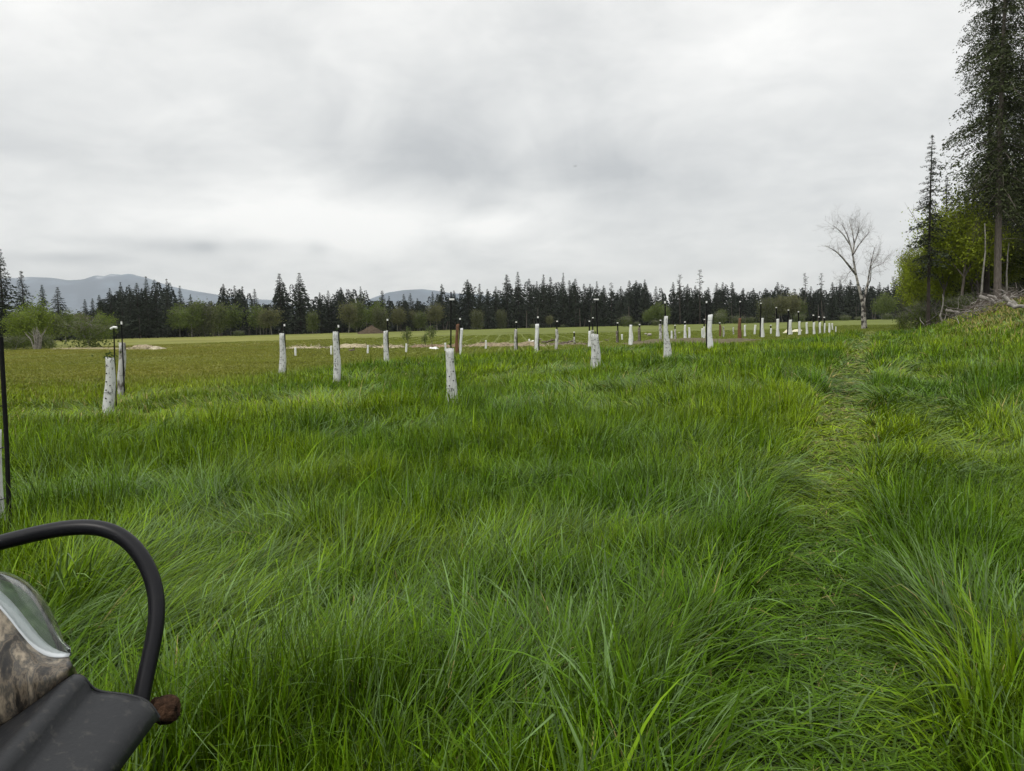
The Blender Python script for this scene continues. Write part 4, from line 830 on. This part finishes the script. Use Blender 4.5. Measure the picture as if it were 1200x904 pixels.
# ------------------------------------------------------------------ the quad bike at lower left
def quad_bike():
    blk = mat('black_plastic', (.013,.014,.016), .45, .32, noise_=((.055,.052,.046), 60, .56, .78), bump=.12)
    bar = mat('black_bar', (.006,.006,.008), .38, .22, noise_=((.02,.018,.016), 14, .6, .85))
    rub = mat('tyre_rubber', (.02,.02,.02), .85, .2); mud = mat('dried_mud', (.085,.048,.030), .95, .05, noise_=((.018,.012,.009), 40, .4, .6), bump=1.0)
    # camouflage: bark-like streaks in tan, grey and brown
    cm = bpy.data.materials.new('bark_camouflage'); cm.use_nodes = True; t = cm.node_tree; b = t.nodes['Principled BSDF']; b.inputs['Roughness'].default_value = .30
    tcn = t.nodes.new('ShaderNodeTexCoord'); mp = t.nodes.new('ShaderNodeMapping'); mp.inputs['Scale'].default_value = (34, 18, 7); mp.inputs['Rotation'].default_value = (0, .25, 0); t.links.new(tcn.outputs['Object'], mp.inputs[0])
    n1 = t.nodes.new('ShaderNodeTexNoise'); n1.inputs['Scale'].default_value = 1.5; n1.inputs['Detail'].default_value = 6; n1.inputs['Distortion'].default_value = .1; n1.inputs['Roughness'].default_value = .6; t.links.new(mp.outputs[0], n1.inputs[0])
    rp = t.nodes.new('ShaderNodeValToRGB'); t.links.new(n1.outputs[0], rp.inputs[0]); e = rp.color_ramp.elements; e[0].position = .38; e[0].color = (.012,.011,.010,1); e[1].position = .66; e[1].color = (.36,.30,.22,1)
    for ps, c in ((.45,(.045,.037,.028,1)),(.49,(.15,.12,.085,1)),(.53,(.055,.052,.046,1)),(.59,(.20,.165,.12,1))): q = e.new(ps); q.color = c
    t.links.new(rp.outputs[0], b.inputs['Base Color'])
    gl = bpy.data.materials.new('clear_lens'); gl.use_nodes = True; t = gl.node_tree; b = t.nodes['Principled BSDF']
    b.inputs['Base Color'].default_value = (.80,.84,.82,1); b.inputs['Roughness'].default_value = .04; b.inputs['Transmission Weight'].default_value = .97; b.inputs['IOR'].default_value = 1.18
    wl = mat('frosted_rim', (.62,.65,.67), .3, .5); refl = mat('lamp_bowl', (.05,.10,.03), .35, .4, noise_=((.15,.24,.09), 18, .45, .7))  # bowl painted green for grass reflected in and seen through the lens
    base = np.array([-1.1, .7, 0.]); root = thing('quad_bike', base, 'front corner of a camouflage quad bike with black bumper bar and clear headlight', 'vehicle')
    def Q(px, py, d): return P(px, py, d)-base
    def smooth(pts, n=48):
        pts = np.array(pts, float); t_ = np.concatenate([[0], np.cumsum(np.linalg.norm(np.diff(pts, axis=0), axis=1))]); u = np.linspace(0, t_[-1], n)
        o_ = np.stack([np.interp(u, t_, pts[:, k]) for k in range(3)], -1)
        for _ in range(10): o_[1:-1] = .25*o_[:-2]+.5*o_[1:-1]+.25*o_[2:]
        return o_
    def skin(A, m_, name, parent, thick=.004, sm=True, solid=True):
        A = np.array(A); n, k = A.shape[:2]; ii = np.arange(n-1)[:, None]*k; jj = np.arange(k-1)[None]; Fq = np.stack([ii+jj, ii+jj+1, ii+k+jj+1, ii+k+jj], -1).reshape(-1, 4)
        o = obj(name, mesh(name, A.reshape(-1, 3), Fq, m_, sm), parent)
        if solid: md = o.modifiers.new('thickness', 'SOLIDIFY'); md.thickness = thick; md.offset = 0
        return o
    # bumper bar
    a = Acc(); tube(a, smooth([Q(-160,676,1.50),Q(-60,652,1.50),Q(0,636,1.50),Q(60,621,1.50),Q(100,616,1.50),Q(128,618,1.50),Q(150,630,1.50),Q(170,655,1.49),Q(183,685,1.48),Q(186,715,1.46),Q(181,750,1.44),Q(172,785,1.42),Q(166,815,1.40),Q(160,850,1.38)], 60), .0150, 20)
    obj('bumper_bar', a.mesh('bumper_bar', bar, True), root)
    # muddy end knob
    V = []; c = Q(193, 832, 1.42); rk = .026; rg = np.random.default_rng(2); n, k = 20, 14
    for i in range(k+1):
        f = i/k*PI
        for j in range(n):
            th = j*2*PI/n; d = np.array([math.cos(f), math.sin(f)*math.cos(th), math.sin(f)*math.sin(th)]); rr = rk*(1+.22*(vnoise(np.array([d[1]*3+5]), np.array([d[2]*3+d[0]*2+5]), 4)[0]-.5)+.05*rg.normal())
            d2 = np.array([np.sign(d[0])*min(abs(d[0]), .8)*1.15, d[1], d[2]]); V.append(c+d2*rr)
    ii = np.arange(k)[:, None]*n; jj = np.arange(n)[None]; a = Acc(); a.add(V, np.stack([ii+jj, ii+(jj+1) % n, ii+n+(jj+1) % n, ii+n+jj], -1).reshape(-1, 4)); obj('muddy_knob', a.mesh('muddy_knob', mud, True), root)
    a = Acc(); tube(a, [c+np.array([-.10,0,-.012]), c+np.array([-.01,0,0])], .016, 12); obj('knob_shaft', a.mesh('knob_shaft', bar, True), root)
    # black front panel, ribbed, running back towards the seat
    prof = [Q(-260,960,1.24),Q(-120,900,1.26),Q(-40,862,1.28),Q(0,843,1.29),Q(45,816,1.30),Q(78,794,1.31),Q(88,788.5,1.31),Q(97,791,1.31),Q(102,798,1.31),Q(107,806,1.315),Q(116,809.5,1.32),Q(135,811.5,1.325),Q(152,813.5,1.33),Q(166,817.5,1.33),Q(175,823,1.33),Q(181,831,1.33),Q(186,840,1.33)]
    rows = []; dirv = np.array([0, -1, -.17])
    for s_ in (0, .006, .02, .12, .3, .5, .75):
        r_ = []
        for i, p in enumerate(prof):
            q = p+dirv*s_
            if s_ == 0: q = q+np.array([0,.004,-.012])
            if s_ == .006: q = q+np.array([0,.003,-.003])
            if i >= 15: q = q+np.array([-.10*s_*(i-14)/4, 0, .02*(s_ > .01)*(i-16)/2 if i > 16 else 0])
            r_.append(q)
        rows.append(r_)
    rows.insert(0, [np.array([p[0], p[1], p[2]-(.05 if i < 13 else .0)]) for i, p in enumerate(rows[0])])
    skin(rows, blk, 'front_panel', root, .005)
    lip = Acc(); tube(lip, smooth([q+np.array([0,.002,-.003]) for q in prof[5:17]], 50), .0026, 6); obj('panel_rim', lip.mesh('panel_rim', blk, True), root)
    a = Acc(); 
    for k_ in range(14): q = Q(46+rg.random()*10, 893+rg.normal()*6, 1.165)+np.array([rg.normal()*.004,0,.0]); box(a, q[0]-.003, q[0]+.003, q[1]-.003, q[1]+.003, q[2]-.003, q[2]+.002)
    # camouflage pod below the lens
    top = smooth([Q(-220,600,1.22),Q(-120,640,1.24),Q(-50,672,1.26),Q(-20,692,1.27),Q(0,711,1.28),Q(20,741,1.29),Q(38,764,1.30),Q(55,776,1.315),Q(70,777,1.33),Q(81,771,1.345)], 40)
    low = smooth([Q(-330,1000,1.14),Q(-180,930,1.17),Q(-90,888,1.20),Q(-40,864,1.22),Q(0,845,1.24),Q(30,829,1.26),Q(58,813,1.28),Q(78,800,1.30),Q(86,791,1.315),Q(86,781,1.335)], 40)
    rows = []
    for f in np.linspace(0, 1, 12):
        bul = math.sin(f*PI)*.022; rows.append(top*(1-f)+low*f+np.array([bul*.6, -bul, bul*.2]))
    rows.append(low+np.array([-.01,.03,-.04])); skin(rows, cm, 'camouflage_body', root, .004)
    # lens: dome between its far outline and the pod edge
    out = smooth([Q(-220,560,1.42),Q(-120,632,1.43),Q(-50,662,1.43),Q(-15,667,1.43),Q(5,668,1.43),Q(25,673,1.43),Q(42,686,1.425),Q(56,707,1.415),Q(67,732,1.40),Q(74,755,1.38),Q(79,768,1.36)], 40)
    rows = []
    for f in np.linspace(0, 1, 12):
        bul = math.sin(f*PI)*.016; rows.append(out*(1-f)+(top+np.array([0,.006,.001]))*f+np.array([bul*.35, -.3*bul, bul]))
    lens = skin(rows, gl, 'headlight_lens', root, .003)
    rim = []
    for f in np.linspace(0, 1, 5): rim.append((top+np.array([.0,-.002,.002]))*(1-f)+(top*.76+out*.24+np.array([.003,0,.006]))*f)
    skin(rim, wl, 'headlight_rim', root, .002)
    rows = []
    for f in np.linspace(0, 1, 8):
        dp = math.sin(f*PI)*.05; rows.append(out*(1-f)+(top)*f+np.array([-.012-dp*.5, .0, -.012-dp]))
    skin(rows, refl, 'lamp_bowl', root, .002)
    # front skirt closing the pod below the lens outline (faces forward)
    rows = [out+np.array([0,.001,-.002]), out+np.array([-.01,.01,-.07]), out+np.array([-.03,.0,-.16])]; skin(rows, cm, 'front_cowl', root, .004)
    # chassis, front wheel under the panel
    a = Acc(); box(a, -.75,.20,-.7,.60,.42,.72); obj('chassis', a.mesh('chassis', blk), root)
    a = Acc(); wc = np.array([.14,.30,.30]); th = np.linspace(0, 2*PI, 33)
    for dx_, rr in ((0,.0),): pass
    ringp = [( -.10,.17),(-.12,.24),(-.10,.285),(-.04,.30),(.04,.30),(.10,.285),(.12,.24),(.10,.17)]; V = []
    for tt in th[:-1]:
        for (xx, rr) in ringp: V.append((wc[0]+xx, wc[1]+rr*math.cos(tt), wc[2]+rr*math.sin(tt)))
    kk = len(ringp); ii = np.arange(32)[:, None]; jj = np.arange(kk)[None]; j2 = (jj+1) % kk; i2 = (ii+1) % 32
    a.add(V, np.stack([ii*kk+jj, ii*kk+j2, i2*kk+j2, i2*kk+jj], -1).reshape(-1, 4)); wh = obj('wheel', a.mesh('tyre', rub, True), root)
    a = Acc(); tube(a, [wc+np.array([-.09,0,0]), wc+np.array([.06,0,0])], .172, 24); obj('rim', a.mesh('rim', bar), wh)
quad_bike()
# ------------------------------------------------------------------ haze
def haze():
    m = bpy.data.materials.new('haze_air'); m.use_nodes = True; t = m.node_tree; t.nodes.clear()
    o = t.nodes.new('ShaderNodeOutputMaterial'); v = t.nodes.new('ShaderNodeVolumePrincipled'); v.inputs['Color'].default_value = (.93,.97,1,1); v.inputs['Density'].default_value = HAZE; v.inputs['Anisotropy'].default_value = 0.2
    t.links.new(v.outputs[0], o.inputs['Volume'])
    a = Acc(); box(a, -8600, 8600, -8600, 8700, -75, 680); ob = obj('haze', a.mesh('haze', m)); tag(ob, 'pale blue air between the field and the hills', 'haze', kind='stuff')
HAZE = 8.5e-5
haze()

for o in C.objects:
    if 'label' in o and not 4 <= len(o['label'].split()) <= 16: print('LABEL', len(o['label'].split()), o['label'])
